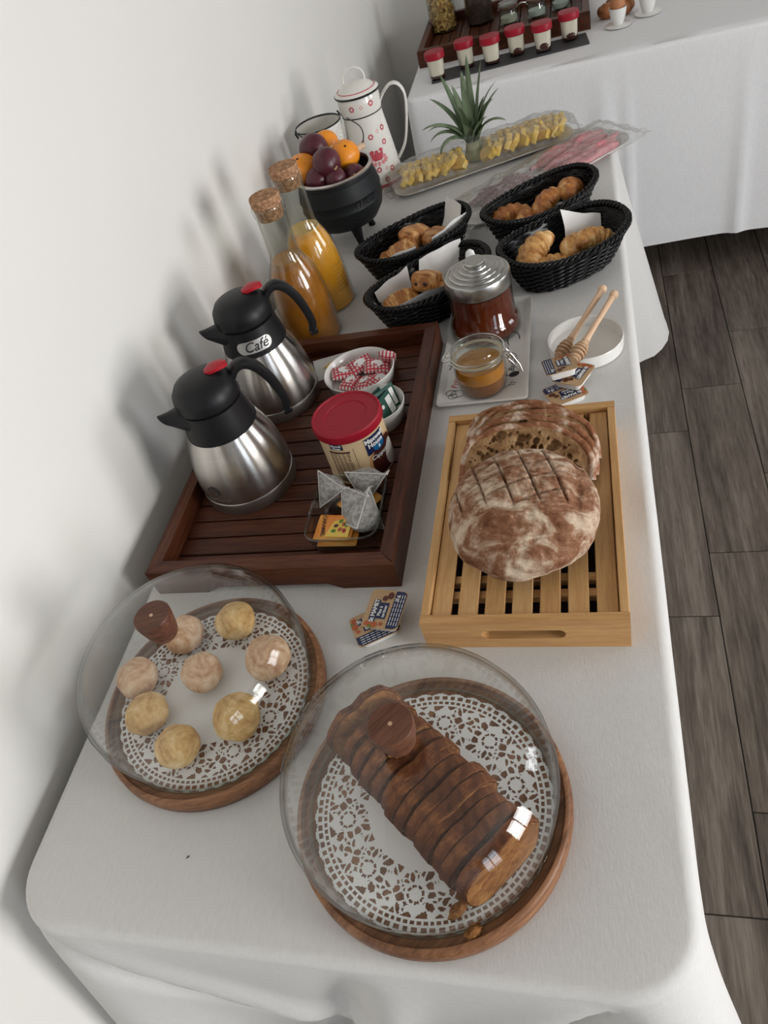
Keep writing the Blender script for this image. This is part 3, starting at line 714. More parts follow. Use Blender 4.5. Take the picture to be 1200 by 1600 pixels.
for i, (az, L, lean, curl) in enumerate(LV):
    L *= 1.15
    az = math.radians(az); mb = MB(); rings = []
    for j in range(13):
        u = j/12; ang = lean*(.35+.65*u)+curl*u*u*1.1; 
        if j == 0: px, pz = .010, .040
        else: px += L/12*math.sin(ang); pz += L/12*math.cos(ang)
        wd = .0165*(1-u)**.55*(.75+.5*min(u*4, 1)*.5)+.0004; th = .0014*(1-u)+.0003; cu = .35*wd
        nx, nz = math.cos(ang), -math.sin(ang)
        o = []
        for q, up_ in ((-1, 0), (-.5, 0), (0, 0), (.5, 0), (1, 0), (.5, 1), (0, 1), (-.5, 1)):
            hgt = -(1-q*q)*cu+(th if up_ else 0)*1; o.append((px+nx*hgt, q*wd, pz+nz*hgt))
        rings.append(o)
    mb.loft(rings)
    obj('leaf', mb, M['leaf'], t, rot=(0, 0, az), ang=60)
# meats
def strip(L, W_, h, seed, m, name):
    def fn(u, v):
        a = v*2*PI; r = 1+.25*noise.noise(Vector((u*4, math.cos(a), seed)))
        tp = math.sin(PI*min(max(u, .02), .98))**.35
        return ((u-.5)*L, W_*r*tp*math.cos(a)+.01*noise.noise(Vector((u*3, seed, 0))), h*(1+r*tp*math.sin(a)*(1+.3*math.sin(u*9+seed))))
    return MB().grid(22, 14, fn)
ca, sa = math.cos(math.radians(42)), math.sin(math.radians(42))
for i in range(8):
    u = .095+.02*(i % 3); v_ = -.050+.0135*i; 
    o = obj('ham_slice', strip(.19-.02*(i % 2), .011, .012, i*1.7, None, ''), M['ham'], None, (-.112+u*ca-v_*sa, 1.828+u*sa+v_*ca, T+.006+.003*(i % 2)), (0, 0, math.radians(42+(i % 3-1)*4)), ang=80)
    tag(o, 'pink folded ham slice under film, %s from the front edge of its platter' % ORD[i], 'ham', 'ham slices')
for i in range(8):
    u = -.115+.02*(i % 3); v_ = -.050+.0135*i
    o = obj('cured_meat_slice', strip(.15-.02*(i % 2), .012, .009, i*2.3+9, None, ''), M['cured'], None, (-.112+u*ca-v_*sa, 1.828+u*sa+v_*ca, T+.006+.003*(i % 2)), (0, 0, math.radians(42+(i % 3-1)*7)), ang=80)
    tag(o, 'purplish cured meat slice under film, %s from the front edge of its platter' % ORD[i], 'meat', 'cured meat slices')
def film(name, label, x, y, a, L, W_, h, seed, tail=0, hole=None):
    def fn(u, v):
        X = (u*2-1)*L; Y = (v*2-1)*W_
        e = max(0, 1-abs(u*2-1)**6)*max(0, 1-abs(v*2-1)**4)
        n = noise.noise(Vector((X*22, Y*22, seed)))*.6+noise.noise(Vector((X*60, Y*60, seed+4)))*.35
        Z = .018+(h-.018)*e**.5+.010*n*(.4+e)
        if hole:
            dd = math.hypot(X-hole[0], Y-hole[1]); Z += .02*math.exp(-(dd/.04)**2)
            if dd < .03: k_ = .03/max(dd, .001); X = hole[0]+(X-hole[0])*k_; Y = hole[1]+(Y-hole[1])*k_
        if abs(Y) > W_*.85 or abs(X) > L*.93: Z = .016+.010*n
        return (X*(1+.06*noise.noise(Vector((Y*30, seed+3, 0)))), Y*(1+.22*noise.noise(Vector((X*14, seed, 0)))*abs(v*2-1)), max(Z+.012*abs(u*2-1)**10*noise.noise(Vector((X*50, Y*60, 3))), .003))
    t = obj(name, MB().grid(110, 46, fn), [M['film']], None, (x, y, T), (0, 0, a), ang=25)
    tag(t, label, 'cling film'); return t
film('cling_film', 'crumpled clear cling film over the pineapple platter', -.265, 1.985, math.radians(21), .262, .070, .062, 1, hole=(-.03, .018))
film('cling_film', 'crumpled clear cling film over the ham platter, trailing at the right corner', -.118, 1.822, math.radians(42), .282, .086, .036, 7)

# ================================================================== WICKER BASKETS
def basket_parts():
    A, B_, a0, b0, H = .131, .074, .095, .045, .074
    def rim_z(th): return H+.008*math.cos(th)**2
    def pt(th, s, o=0):
        e = s**.8; rx = a0+(A-a0)*e+o; ry = b0+(B_-b0)*e+o
        c_, s_ = math.cos(th), math.sin(th)
        return (rx*math.copysign(abs(c_)**.85, c_), ry*math.copysign(abs(s_)**.85, s_), .003+s*(rim_z(th)-.003))
    ns = 34
    weave = MB()
    for r in range(13):
        s = .04+r*.072; path = []
        n = ns*4
        for i in range(n):
            th = 2*PI*i/n; o = .0017*math.cos(th*ns/2+PI*r)
            path.append(pt(th, s, o))
        weave.tube(path, .0027, 5, closed=True)
    me_w = weave.mesh('weave', M['wicker'], True, 80)
    st = MB()
    for i in range(ns):
        th = 2*PI*i/ns; st.tube([pt(th, s, 0) for s in (0, .33, .66, .99)], .0021, 5)
    me_s = st.mesh('stakes', M['wicker'], True, 80)
    rim = MB()
    for ph in (0, 2*PI/3, 4*PI/3):
        rim.tube([tuple(Vector(pt(2*PI*i/140, 1.0, .0042*math.cos(2*PI*i/140*22+ph)))+Vector((0, 0, .0042*math.sin(2*PI*i/140*22+ph)))) for i in range(140)], .0034, 6, closed=True)
    me_r = rim.mesh('rim_braid', M['wicker'], True, 80)
    base = MB()
    base.loft([[pt(2*PI*i/48, 0, -.001)[:2]+(z_,) for i in range(48)] for z_ in (.0005, .005)])
    me_b = base.mesh('base', M['wicker'], True)
    liner = MB().grid(64, 6, lambda u, v: pt(2*PI*u, v*.97, -.0022), wrap=True)
    me_l = liner.mesh('liner', M['wicker'], True)
    return me_w, me_s, me_r, me_b, me_l, pt
bw, bs_, br, bb_, bl, bpt = basket_parts()
def basket(label, x, y, a, sx=1.0, sy=1.0):
    t = thing('bread_basket', label, 'basket', x, y, 0, math.radians(a), 'black wicker bread baskets')
    for nm, me in (('weave', bw), ('stakes', bs_), ('rim_braid', br), ('base', bb_), ('liner', bl)):
        o = obj(nm, me, None, t); 
        if sx != 1 or sy != 1: o.scale = (sx, sy, 1)
        if nm in ('weave', 'stakes'): o['kind'] = 'stuff'
    return t
BA = basket('black wicker basket of chocolate pastries nearest the fruit pot', -.370, 1.512, 38)
BB = basket('black wicker basket of chocolate pastries partly behind the honey jar', -.316, 1.322, 39)
BC = basket('black wicker basket of croissants farthest back, touching the filmed platter', -.105, 1.585, 38.5)
BD = basket('black wicker basket of croissants nearest the right table edge', -.057, 1.402, 31, .97, 1.17)
def sheet(patches, seed, name, label, cx, cy, a):
    mb = MB()
    for (p00, p10, p11, p01) in patches:
        P4 = [Vector(p) for p in (p00, p10, p11, p01)]
        def fn(u, v):
            p = P4[0]*(1-u)*(1-v)+P4[1]*u*(1-v)+P4[2]*u*v+P4[3]*(1-u)*v
            n = Vector((noise.noise(p*28+Vector((seed, 0, 0))), noise.noise(p*28+Vector((0, seed, 3))), noise.noise(p*28+Vector((3, 0, seed)))))
            return tuple(p+n*.0045)
        mb.grid(14, 14, fn)
    o = obj(name, mb, [M['napkin']], None, (cx, cy, T), (0, 0, math.radians(a)), ang=50)
    tag(o, label, 'napkin', 'napkins in the baskets'); return o
# patches in basket space (x = long axis to the far right, y = across)
low = ((-.085, -.038, .018), (.085, -.038, .018), (.085, .038, .018), (-.085, .038, .018))
sheet([low, ((-.088, -.040, .02), (-.088, .038, .02), (-.118, .030, .072), (-.118, -.035, .078)), ((-.118, -.036, .078), (-.085, -.040, .02), (-.03, -.048, .04), (-.03, -.064, .083)),
       ((.078, -.038, .02), (.078, .036, .02), (.118, .040, .098), (.112, -.020, .095)), ((.0, -.05, .03), (.09, -.045, .03), (.108, -.045, .086), (.01, -.062, .083))],
      2.0, 'paper_napkin', 'white paper napkin with raised corner in the basket by the fruit pot', -.370, 1.512, 38)
sheet([low, ((-.088, -.038, .02), (-.088, .038, .02), (-.122, .030, .078), (-.120, -.037, .080)), ((-.120, -.038, .08), (-.085, -.040, .02), (.02, -.046, .05), (.02, -.066, .085)),
       ((-.085, .036, .02), (-.02, .044, .02), (-.01, .060, .085), (-.10, .045, .080)), ((.0, .036, .02), (.09, .036, .02), (.110, .045, .092), (.02, .066, .084))],
      5.0, 'paper_napkin', 'white paper napkin lining the basket behind the honey jar', -.316, 1.322, 39)
sheet([low, ((-.085, -.035, .02), (-.085, .01, .02), (-.108, -.002, .075), (-.104, -.048, .060))], 8.0, 'paper_napkin', 'white paper napkin showing at the left end of the farthest basket', -.105, 1.585, 38.5)
sheet([low, ((.02, .020, .02), (.095, .020, .02), (.105, .035, .065), (.03, .055, .098)), ((-.085, -.035, .02), (-.06, -.045, .02), (-.06, -.068, .080), (-.085, -.058, .076))], 11.0, 'paper_napkin', 'white paper napkin behind croissants in the basket at the table edge', -.057, 1.402, 31)

def croissant_mesh(seed, L=.098, R0=.021, m='crois'):
    nseg = 7
    def fn(u, v):
        t_ = u*2-1; a = t_*1.05; Rb = L*.52
        cx, cy = Rb*math.sin(a), Rb*(math.cos(a)-1)*.9
        f = (u*nseg) % 1.0
        env = (max(0, 1-abs(t_)**2.3))**.62
        r = R0*env*(.86+.16*math.sin(PI*min(f*1.1, 1)))+.0012
        th = v*2*PI+.6*t_
        rr = r*(1+.07*noise.noise(Vector((u*6, math.cos(th)*2, seed))))
        nx, ny = math.sin(a), math.cos(a)
        return (cx+nx*rr*math.cos(th), cy+ny*rr*math.cos(th), rr*math.sin(th)*.92)
    return MB().grid(64, 26, fn).mesh('croissant', M[m], True, 70)
cm = [croissant_mesh(1.0), croissant_mesh(4.0, .09, .020), croissant_mesh(7.0, .10, .024, 'crois2'), croissant_mesh(9.0, .088, .021, 'crois2')]
def place(mesh, nm, x, y, z, rot, label, cat, group, sc_=1):
    o = obj(nm, mesh, None, None, (x, y, T+z), rot); o.scale = (sc_,)*3; return tag(o, label, cat, group)
CR = [(0, -.168, 1.585, .048, .2, .1, 20, 'croissant at the back left of the farthest basket', 1.0), (1, -.135, 1.548, .050, .5, .2, 75, 'croissant lying lowest at the left of the farthest basket', .95),
      (1, -.095, 1.580, .062, .3, -.2, 60, 'croissant crossing the middle of the farthest basket', 1.05), (0, -.045, 1.630, .060, .4, .3, 80, 'darkest croissant at the right end of the farthest basket', 1.1),
      (2, -.117, 1.378, .062, .2, -.35, 62, 'large pale croissant at the left of the basket by the table edge', 1.08), (3, -.083, 1.360, .042, .1, .1, 15, 'croissant under the pale one at the front of the edge basket', 1.0),
      (3, -.040, 1.405, .052, .4, .2, 65, 'croissant in the middle of the basket by the table edge', 1.0), (2, -.002, 1.415, .054, .2, .3, 30, 'croissant before the napkin at the right of the edge basket', .95)]
for k_, x_, y_, z_, rx, ry, rz, lb, s_ in CR:
    place(cm[k_], 'croissant', x_, y_, z_, (rx, ry, math.radians(rz)), lb, 'croissant', 'croissants in the baskets', s_)
def choc_mesh(seed):
    def fn(u, v):
        th = u*2*PI; ph = -PI/2+v*PI; p = .62
        s = lambda a: math.copysign(abs(a)**p, a)
        x_, y_, z_ = .036*s(math.sin(ph)), .026*s(math.cos(ph))*s(math.cos(th)), .020*s(math.cos(ph))*s(math.sin(th))
        rr = math.hypot(y_/.026, z_/.020); gr = 1-.055*max(0, math.sin(x_*520+y_*60))*(1 if rr > .5 else 0)
        sp = .0016*math.sin(rr*26+math.atan2(z_, y_)) if rr < 1 and abs(x_) > .026 else 0
        n = 1+.07*noise.noise(Vector((x_*60, y_*60, z_*60+seed)))
        return ((x_+math.copysign(sp, x_))*n, y_*n*gr, z_*n*gr)
    return MB().grid(40, 34, fn, wrap=True).mesh('crust', M['pain'], True, 80)
pc = [choc_mesh(1), choc_mesh(5)]
def pain(k_, x, y, z, rot, label):
    t = thing('chocolate_pastry', label, 'pastry', x, y, z, rot=rot, group='chocolate pastries in the baskets')
    obj('crust', pc[k_], None, t)
    for s in (-1, 1):
        o = obj('chocolate_stick', MB().blob(.0036, .0045, .0030, n=10, c=(-.0355, s*.009, -.003)), M['choc'], t)
    return t
pain(0, -.372, 1.532, .062, (.1, .25, math.radians(55)), 'chocolate pastry on top at the middle of the basket by the fruit pot')
pain(1, -.395, 1.480, .052, (.3, -.2, math.radians(20)), 'chocolate pastry at the front of the basket by the fruit pot')
pain(0, -.325, 1.525, .052, (0, .2, math.radians(75)), 'chocolate pastry beside the raised napkin, right end of its basket')
pain(1, -.425, 1.480, .035, (.2, .1, math.radians(100)), 'chocolate pastry lowest at the left end of its basket')
pain(0, -.318, 1.318, .072, (.1, .45, math.radians(80)), 'chocolate pastry showing two chocolate dots, by the honey jar lid')
pain(1, -.368, 1.282, .050, (.5, 0, math.radians(35)), 'spiral chocolate pastry at the left end of the basket behind the tray')
pain(0, -.275, 1.318, .045, (0, .2, math.radians(60)), 'chocolate pastry hidden half behind the honey jar lid')

# ================================================================== HONEY JARS ON THE PRINTED PLATE
pa = 0.0; pcx, pcy = -.200, 1.160
t = thing('serving_plate', 'rectangular white plate printed with spice drawings under the honey jars', 'plate', pcx, pcy, 0)
o = rrect(.158, .312, .008); i1 = rrect(.150, .304, .007); i2 = rrect(.134, .288, .006)
obj('dish', MB().loft([[(p[0], p[1], 0) for p in i2], [(p[0], p[1], .008) for p in o], [(p[0], p[1], .0105) for p in o], [(p[0], p[1], .0105) for p in i1], [(p[0], p[1], .006) for p in i2]]), M['white'], t)
zf = .0062
text('Poivre', .017, flat(-.050, -.085, zf, math.radians(88)), M['redink'], t, shear=.3)
text('Basilic', .016, flat(.050, -.055, zf, math.radians(82)), M['ink'], t, shear=.3)
def ink(path, nm='line_drawing', r=.0006): return obj(nm, MB().tube([(x_, y_, zf) for x_, y_ in path], r, 4), M['ink'], t)
for k_, (cx, cy, r) in enumerate(((-.052, -.128, .008), (-.044, -.122, .012), (-.056, -.118, .009))):
    ink([(cx+r*math.cos(a), cy+r*.8*math.sin(a)) for a in [2*PI*i/16 for i in range(17)]])
ink([(-.03, -.125), (-.012, -.130), (.01, -.132), (.03, -.126), (.045, -.112), (.052, -.100)])
ink([(.045, -.113), (.055, -.112)]); ink([(.048, -.107), (.058, -.107)]); ink([(.03, -.090), (.045, -.084), (.052, -.078)])
obj('pepper_print', decal([ell(.020, .014, .053, -.083, 14, .6), ell(.016, .008, -.018, -.129, 10), ell(.010, .006, -.004, -.133, 10)], flat(0, 0, zf)), M['ink'], t)
for s in (-1, 1): ink([(.048+s*.007*math.sin(PI*i/8), -.048+.020*i/8+.008) for i in range(9)])
ink([(.048+.018*math.cos(a)*.6, .02+.024*math.sin(a)) for a in [2*PI*i/20 for i in range(14)]], r=.0009)
ink([(-.06+.012*math.cos(a), -.03+.010*math.sin(a)) for a in [2*PI*i/12 for i in range(13)]]); ink([(-.065, -.05), (-.058, -.035), (-.05, -.045)], r=.001)
t = thing('honey_jar', 'large jar of dark honey with ringed aluminium lid', 'jar', -.205, 1.226, .0062)
obj('glass_body', MB().lathe([(0, 0), (.062, 0), (.0655, .004), (.0655, .022), (.062, .030), (.0585, .034), (.0585, .090), (.056, .099), (.056, .112)], 60), M['jarglass'], t)
obj('honey', MB().lathe([(0, .004), (.059, .004), (.0625, .008), (.0625, .021), (.059, .029), (.0555, .034), (.0555, .090), (0, .090)], 60), M['honey'], t)
lp = [(.0575, .094), (.0600, .095), (.0605, .097), (.0600, .1165), (.0585, .120), (.056, .1215), (.0500, .1215), (.0495, .124), (.0470, .1255), (.0410, .1255), (.0405, .128), (.0380, .1295), (.0315, .1295), (.0308, .1315), (.0285, .133), (.0225, .133), (.0215, .1355), (.0190, .1365), (.0185, .1385), (.0195, .1425), (.0180, .1445), (0, .1450)]
obj('lid', MB().lathe(lp, 72), mat('aluminium', (.42, .415, .395), .28, 1), t, ang=30)
t = thing('honey_jar', 'small clip-top glass jar of golden honey before the large jar', 'jar', -.199, 1.052, .0062)
obj('glass_body', MB().lathe([(0, 0), (.036, 0), (.040, .004), (.0435, .018), (.0445, .045), (.0425, .058), (.043, .064), (.043, .066)], 56), M['jarglass'], t)
obj('honey', MB().lathe([(0, .003), (.036, .003), (.0405, .017), (.0415, .030), (0, .030)], 56), M['honey3'], t)
obj('upper_honey', MB().lathe([(0, .0303), (.0415, .0303), (.0417, .045), (.0405, .052), (0, .052)], 56), M['honey2'], t)
ld = obj('glass_lid', MB().lathe([(.044, .067), (.0455, .070), (.0445, .075), (.040, .079), (.0365, .0795), (.0355, .082), (.031, .083), (.0295, .081), (0, .080)], 56), M['rimglass'], t)
text('Melle', .016, flat(0, 0, .0812, .45), M['jarglass'], ld, 'embossed_lettering', shear=.3, bold=.0004, ext=.0008)
obj('seal', MB().lathe([(.038, .0655), (.0435, .0655), (.044, .0665), (.038, .067)], 40), mat('seal_rubber', (.55, .42, .30), .5), t)
def wire(path, r=.0012): return obj('clip_wire', MB().tube(path, r, 7), M['chrome'], t)
wire([(.0455*math.cos(a), .0455*math.sin(a), .066) for a in [2*PI*i/40 for i in range(41)]])
wire([(.0465*math.cos(a), .0465*math.sin(a), .0765) for a in [2*PI*i/40 for i in range(41)]], .0011)
wire([(.045, -.010, .076), (.053, -.008, .072), (.056, 0, .064), (.053, .008, .072), (.045, .010, .076)])
wire([(.047, -.009, .064), (.058, -.010, .050), (.066, -.008, .032), (.070, 0, .022), (.066, .007, .032), (.056, .008, .052), (.047, .009, .066)], .0014)
wire([(.05, -.012, .070), (.052, -.012, .055), (.056, -.008, .045), (.056, .008, .045), (.052, .012, .055), (.05, .012, .070)])
wire([(-.045, -.012, .070), (-.056, -.012, .068), (-.061, -.006, .064), (-.061, .006, .064), (-.056, .012, .068), (-.045, .012, .070)])
wire([(-.045, -.009, .076), (-.052, -.009, .074), (-.054, 0, .072), (-.052, .009, .074), (-.045, .009, .076)])
t = thing('spoon', 'white spoon handle sticking up behind the large honey jar', 'spoon', -.232, 1.325, .0, 0, rot=(-.06, .05, .2))
obj('handle', MB().loft([[(w_*math.cos(a), .0028*math.sin(a), z_) for a in [2*PI*i/12 for i in range(12)]] for z_, w_ in ((.001, .005), (.03, .006), (.07, .007), (.09, .009), (.104, .0095), (.112, .0075), (.115, .003))]), M['whitep'], t)

# ================================================================== DISH WITH HONEY DIPPERS
t = thing('small_dish', 'round white dish holding honey dippers near the right table edge', 'dish', -.025, 1.135, 0)
obj('dish', MB().lathe([(0, 0), (.060, 0), (.0635, .003), (.0645, .024), (.0635, .0255), (.0618, .024), (.0605, .006), (0, .005)], 64), M['white'], t)
def dipper(label, p0, p1):
    a, b_ = Vector(p0), Vector(p1); d = b_-a; L = d.length; q = d.to_track_quat('X', 'Z')
    t = thing('honey_dipper', label, 'honey dipper', a.x, a.y, a.z, rot=q.to_euler(), group='wooden honey dippers')
    pr = [(0, 0), (.006, .0006)]
    for i in range(5):
        z_ = .003+i*.0072; r = (.0095, .0122, .0130, .0122, .010)[i]; pr += [(.0068, z_), (r, z_+.0010), (r+.0004, z_+.0028), (r, z_+.0046), (.0068, z_+.0056)]
    pr += [(.0065, .042), (.0068, .046), (0, .047)]
    rx = Matrix.Rotation(PI/2, 4, 'Y')
    obj('grooved_head', MB().lathe(pr, 28).xf(rx), M['dipwood2'], t)
    obj('handle', MB().lathe([(0, .045), (.0068, .045), (.0054, .06), (.0048, .09), (.0056, L-.016), (.0046, L-.013), (.0072, L-.010), (.0080, L-.005), (.006, L-.001), (0, L)], 20).xf(rx), M['dipwood'], t)
dipper('wooden honey dipper lying to the left, its head in the dish', (-.070, 1.085, .022), (.012, 1.235, .056))
dipper('wooden honey dipper lying to the right with its head under the jam portion', (-.044, 1.060, .034), (.030, 1.212, .056))

# ================================================================== SPREAD PORTION PACKS
def portion(label, x, y, z, rz, tilt=(0, 0), S=1.0):
    t = thing('spread_portion', label, 'portion pack', x, y, z, rot=(tilt[0], tilt[1], rz), group='chocolate spread portion packs')
    W_, L = .052*S, .062*S; h = .014
    lo, up_ = rrect(W_-.012, L-.012, .006), rrect(W_-.005, L-.005, .007)
    obj('tub', MB().loft([[(p[0], p[1], 0) for p in lo], [(p[0], p[1], h-.001) for p in up_]]), M['whitep'], t)
    ld = obj('foil_lid', MB().loft([[(p[0], p[1], h-.001) for p in rrect(W_, L, .006)], [(p[0], p[1], h) for p in rrect(W_, L, .006)]]), M['kraft'], t)
    z_ = h+.0002; f0 = flat(0, 0, z_); f1 = flat(0, 0, z_+.0003)
    obj('navy_panel', decal([[(W_/2-.001, -L/2+.005), (W_/2-.001, L/2-.005), (W_/2-.006, L/2-.001), (W_/2-.017, L/2-.001), (W_/2-.017, -L/2+.001), (W_/2-.006, -L/2+.001)], rect(.0095, .036, -W_/2+.0125, -.004), rect(.013, .026, -W_/2+.024, -.003)], f0), M['navy'], ld)
    obj('hazelnut_print', decal([ell(.009, .008, -.018, -.0245), ell(.010, .009, -.008, -.026), ell(.006, .006, .001, -.024)], f1), M['nut'], ld)
    obj('leaf_print', decal([ell(.010, .005, -.012, -.0285)], f0), M['greenp'], ld)
    obj('chocolate_print', decal([ell(.009, .012, .003, .022), ell(.008, .009, -.004, .017)], f0), M['nut2'], ld)
    text("St MAMET", .0082, flat(-W_/2+.0125, -.004, z_+.0004, PI/2), M['whiteink'], ld, bold=.00025)
    text("Pâte à", .0064, flat(-W_/2+.0205, -.004, z_+.0004, PI/2), M['whiteink'], ld, bold=.0001)
    text("tartiner", .0064, flat(-W_/2+.0265, -.004, z_+.0004, PI/2), M['whiteink'], ld, bold=.0001)
    text("15 g", .0060, flat(W_/2-.013, .018, z_+.0004, PI/2), M['whiteink'], ld, bold=.0002)
    fine = MB()
    for i in range(4):
        for j in range(7):
            if i == 0 and j > 4: continue
            a = -L/2+.006+j*.0073; fine.add([(W_/2-.0145+i*.0036, a, z_+.0004), (W_/2-.0135+i*.0036, a, z_+.0004), (W_/2-.0135+i*.0036, a+.0058, z_+.0004), (W_/2-.0145+i*.0036, a+.0058, z_+.0004)], [(0, 1, 2, 3)])
    obj('small_print', fine, M['whiteink'], ld, smooth=False)
    return t
portion('topmost chocolate spread portion of the two beside the bamboo tray', -.296, .566, .0150, math.radians(-8), (0, 0))
portion('chocolate spread portion underneath, peeking out behind the cake dome', -.312, .552, .0, math.radians(-62))
portion('chocolate spread portion leaning topmost against the dipper dish', -.066, 1.040, .028, math.radians(192), (.22, .05))
portion('middle chocolate spread portion fanned under the top one by the dish', -.046, 1.032, .0145, math.radians(155), (.06, 0))
portion('lowest chocolate spread portion of the pile by the dipper dish', -.060, 1.005, 0, math.radians(115))

# ================================================================== BAMBOO BREAD TRAY
bx0, bx1, by0, by1, bh = -.238, .015, .524, .922, .054
bcx, bcy = (bx0+bx1)/2, (by0+by1)/2; W_, D_ = bx1-bx0, by1-by0
t = thing('bread_tray', 'light bamboo slatted bread board with a handle slot under the loaf', 'tray', bcx, bcy, 0)
def endboard():
    mb = MB(); n = 8; sl = [(.043*math.copysign(1, math.cos(a))+.0085*math.cos(a), .028+.0085*math.sin(a)) for a in [2*PI*(i+.5)/24 for i in range(24)]]
    ou = [(-W_/2, .0), (-W_/2, bh), (W_/2, bh), (W_/2, 0)]
    bm = bmesh.new()
    def loop(P, y): return [bm.verts.new((x_, y, z_)) for x_, z_ in P]
    of, sf, ob, sb = loop(ou, 0), loop(sl, 0), loop(ou, .013), loop(sl, .013)
    for A, B_ in ((of, sf), (ob, sb)):
        es = [bm.edges.new((A[i], A[(i+1) % 4])) for i in range(4)]+[bm.edges.new((B_[i], B_[(i+1) % 24])) for i in range(24)]
        bmesh.ops.triangle_fill(bm, use_beauty=True, edges=es)
    for i in range(4): bm.faces.new((of[i], of[(i+1) % 4], ob[(i+1) % 4], ob[i]))
    for i in range(24): bm.faces.new((sf[i], sf[(i+1) % 24], sb[(i+1) % 24], sb[i]))
    bm.verts.index_update(); mb.add([tuple(v.co) for v in bm.verts], [tuple(v.index for v in f.verts) for f in bm.faces]); bm.free(); return mb
eb = endboard().mesh('end_board', M['bamx'], False)
obj('end_board', eb, None, t, (0, -D_/2, 0)); obj('end_board', eb, None, t, (0, D_/2, 0), (0, 0, PI))
for s in (-1, 1):
    obj('side_rail', MB().box(-.0055, .0055, -D_/2+.013, D_/2-.013, 0, bh-.0005, .001), M['bam'], t, (s*(W_/2-.0055), 0, 0), smooth=False)
ns_ = 7; inner = W_-.022; p = inner/ns_
sm = MB().box(-.0125, .0125, -D_/2+.014, D_/2-.014, .039, .046, .001).mesh('slat', M['bam'], False)
for i in range(ns_): obj('slat', sm, None, t, (-inner/2+.0135+i*(inner-.027)/(ns_-1), 0, 0))
for y_ in (-D_/2+.055, -D_/2+.080, D_/2-.065): obj('cross_bar', MB().box(-inner/2, inner/2, y_-.006, y_+.006, .026, .0388, .001), M['bamx'], t, smooth=False)
obj('crumb_drawer', MB().box(-inner/2+.001, inner/2-.001, -D_/2+.0135, D_/2-.0135, .002, .006), M['crumbtray'], t, smooth=False)
BZ = .0462
# loaf
def boule():
    cx, cy = 0, 0
    def fn(u, v):
        th = u*2*PI; ph = v*PI*.62   # 0 = top
        d = Vector((math.sin(ph)*math.cos(th), math.sin(ph)*math.sin(th), math.cos(ph)))
        n = noise.noise(d*2.1+Vector((3, 1, 5)))*.05+noise.noise(d*6+Vector((1, 9, 2)))*.018
        x_, y_ = .097*d.x*(1+n), .103*d.y*(1+n); z_ = .048+.056*d.z*(1+n) if d.z > 0 else .048+.056*d.z*(1+n)
        # score lattice on top
        A = math.radians(18); p_ = x_*math.cos(A)+y_*math.sin(A); q_ = -x_*math.sin(A)+y_*math.cos(A)
        q2 = -x_*math.sin(A+.12)+y_*math.cos(A+.12)
        w1 = abs(((p_+.012)/.031) % 1.0-.5); w2 = abs(((q2)/.029) % 1.0-.5)
        top = min(1, max(0, (z_-.072)/.010))*min(1, max(0, (y_+.040)/.02))*min(1, max(0, (.070-x_)/.012))
        g = top*(math.exp(-((.5-w1)/.045)**2)+math.exp(-((.5-w2)/.05)**2))
        z_ += -.0050*min(g, 1.2)+.0020*top*(1-min(g, 1))+.0016*noise.noise(Vector((x_*90, y_*60, 2)))+.0010*noise.noise(Vector((x_*200, y_*110, 7)))
        # folds on the right flank
        z_ -= .004*math.exp(-((x_-.072)/.006)**2)*(1 if y_ > -.06 else .3)*(d.z > .2)
        if y_ > .092: y_ = .092+(y_-.092)*.12
        return (x_, y_, max(z_, 0.0005))
    return MB().grid(220, 96, fn, wrap=True)
t = thing('bread_loaf', 'round floured country loaf with a scored lattice on the bamboo tray', 'bread', -.110, .668, BZ)
obj('crust', boule(), M['bread'], t, ang=89)
def slice_mb(seed, w_=.093, h=.080, th=.012):
    rs = random.Random(seed); holes = []
    for i in range(120):
        a = rs.uniform(.05, PI-.05); r = rs.uniform(.30, .92)
        holes.append((w_*r*math.cos(a), h*r*math.sin(a), rs.uniform(.0022, .0080)*(1 if rs.random() < .3 else .42), rs.uniform(.6, 1.6), rs.uniform(-.5, .5)))
    def edge(u):
        a = u*PI; k_ = 1+.05*noise.noise(Vector((math.cos(a)*2, math.sin(a)*2, seed)))
        return (w_*k_*math.copysign(abs(math.cos(a))**.85, math.cos(a)), h*k_*math.sin(a)**.72)
    def face(z_, sgn):
        def fn(u, v):
            ex, ey = edge(u); x_ = ex*v; y_ = ey*v+.002*(1-v)
            dz = 0
            for hx, hy, hr, asp, ro in holes:
                dx, dy = x_-hx, y_-hy; dx2 = (dx*math.cos(ro)+dy*math.sin(ro))/asp; dy2 = -dx*math.sin(ro)+dy*math.cos(ro)
                q = math.hypot(dx2, dy2)/hr
                if q < 1.3: dz = max(dz, min(hr*2.2, .0105)*max(0, 1-q**4))
            dz += .0005*noise.noise(Vector((x_*260, y_*260, seed)))
            return (x_, y_, z_-sgn*dz*(1 if v < .955 else 0))
        return fn
    cr = MB().grid(190, 70, face(th, 1))
    cr.grid(60, 8, face(0, 0))
    ru = MB()
    def rim_(u, v):
        ex, ey = edge(u); kk, zz = ((1.0, -.0003), (1.035, .002), (1.045, th*.5), (1.035, th-.001), (1.0, th+.0012), (.955, th+.0010), (.940, th-.0006))[int(round(v*6))]
        w2_ = 1+.012*noise.noise(Vector((u*30, zz*200, seed)))
        return (ex*kk*w2_, ey*kk*w2_, zz)
    ru.grid(110, 7, rim_)
    ru.grid(40, 2, lambda u, v: (w_*(u*2-1), 0, th*v))
    return cr, ru
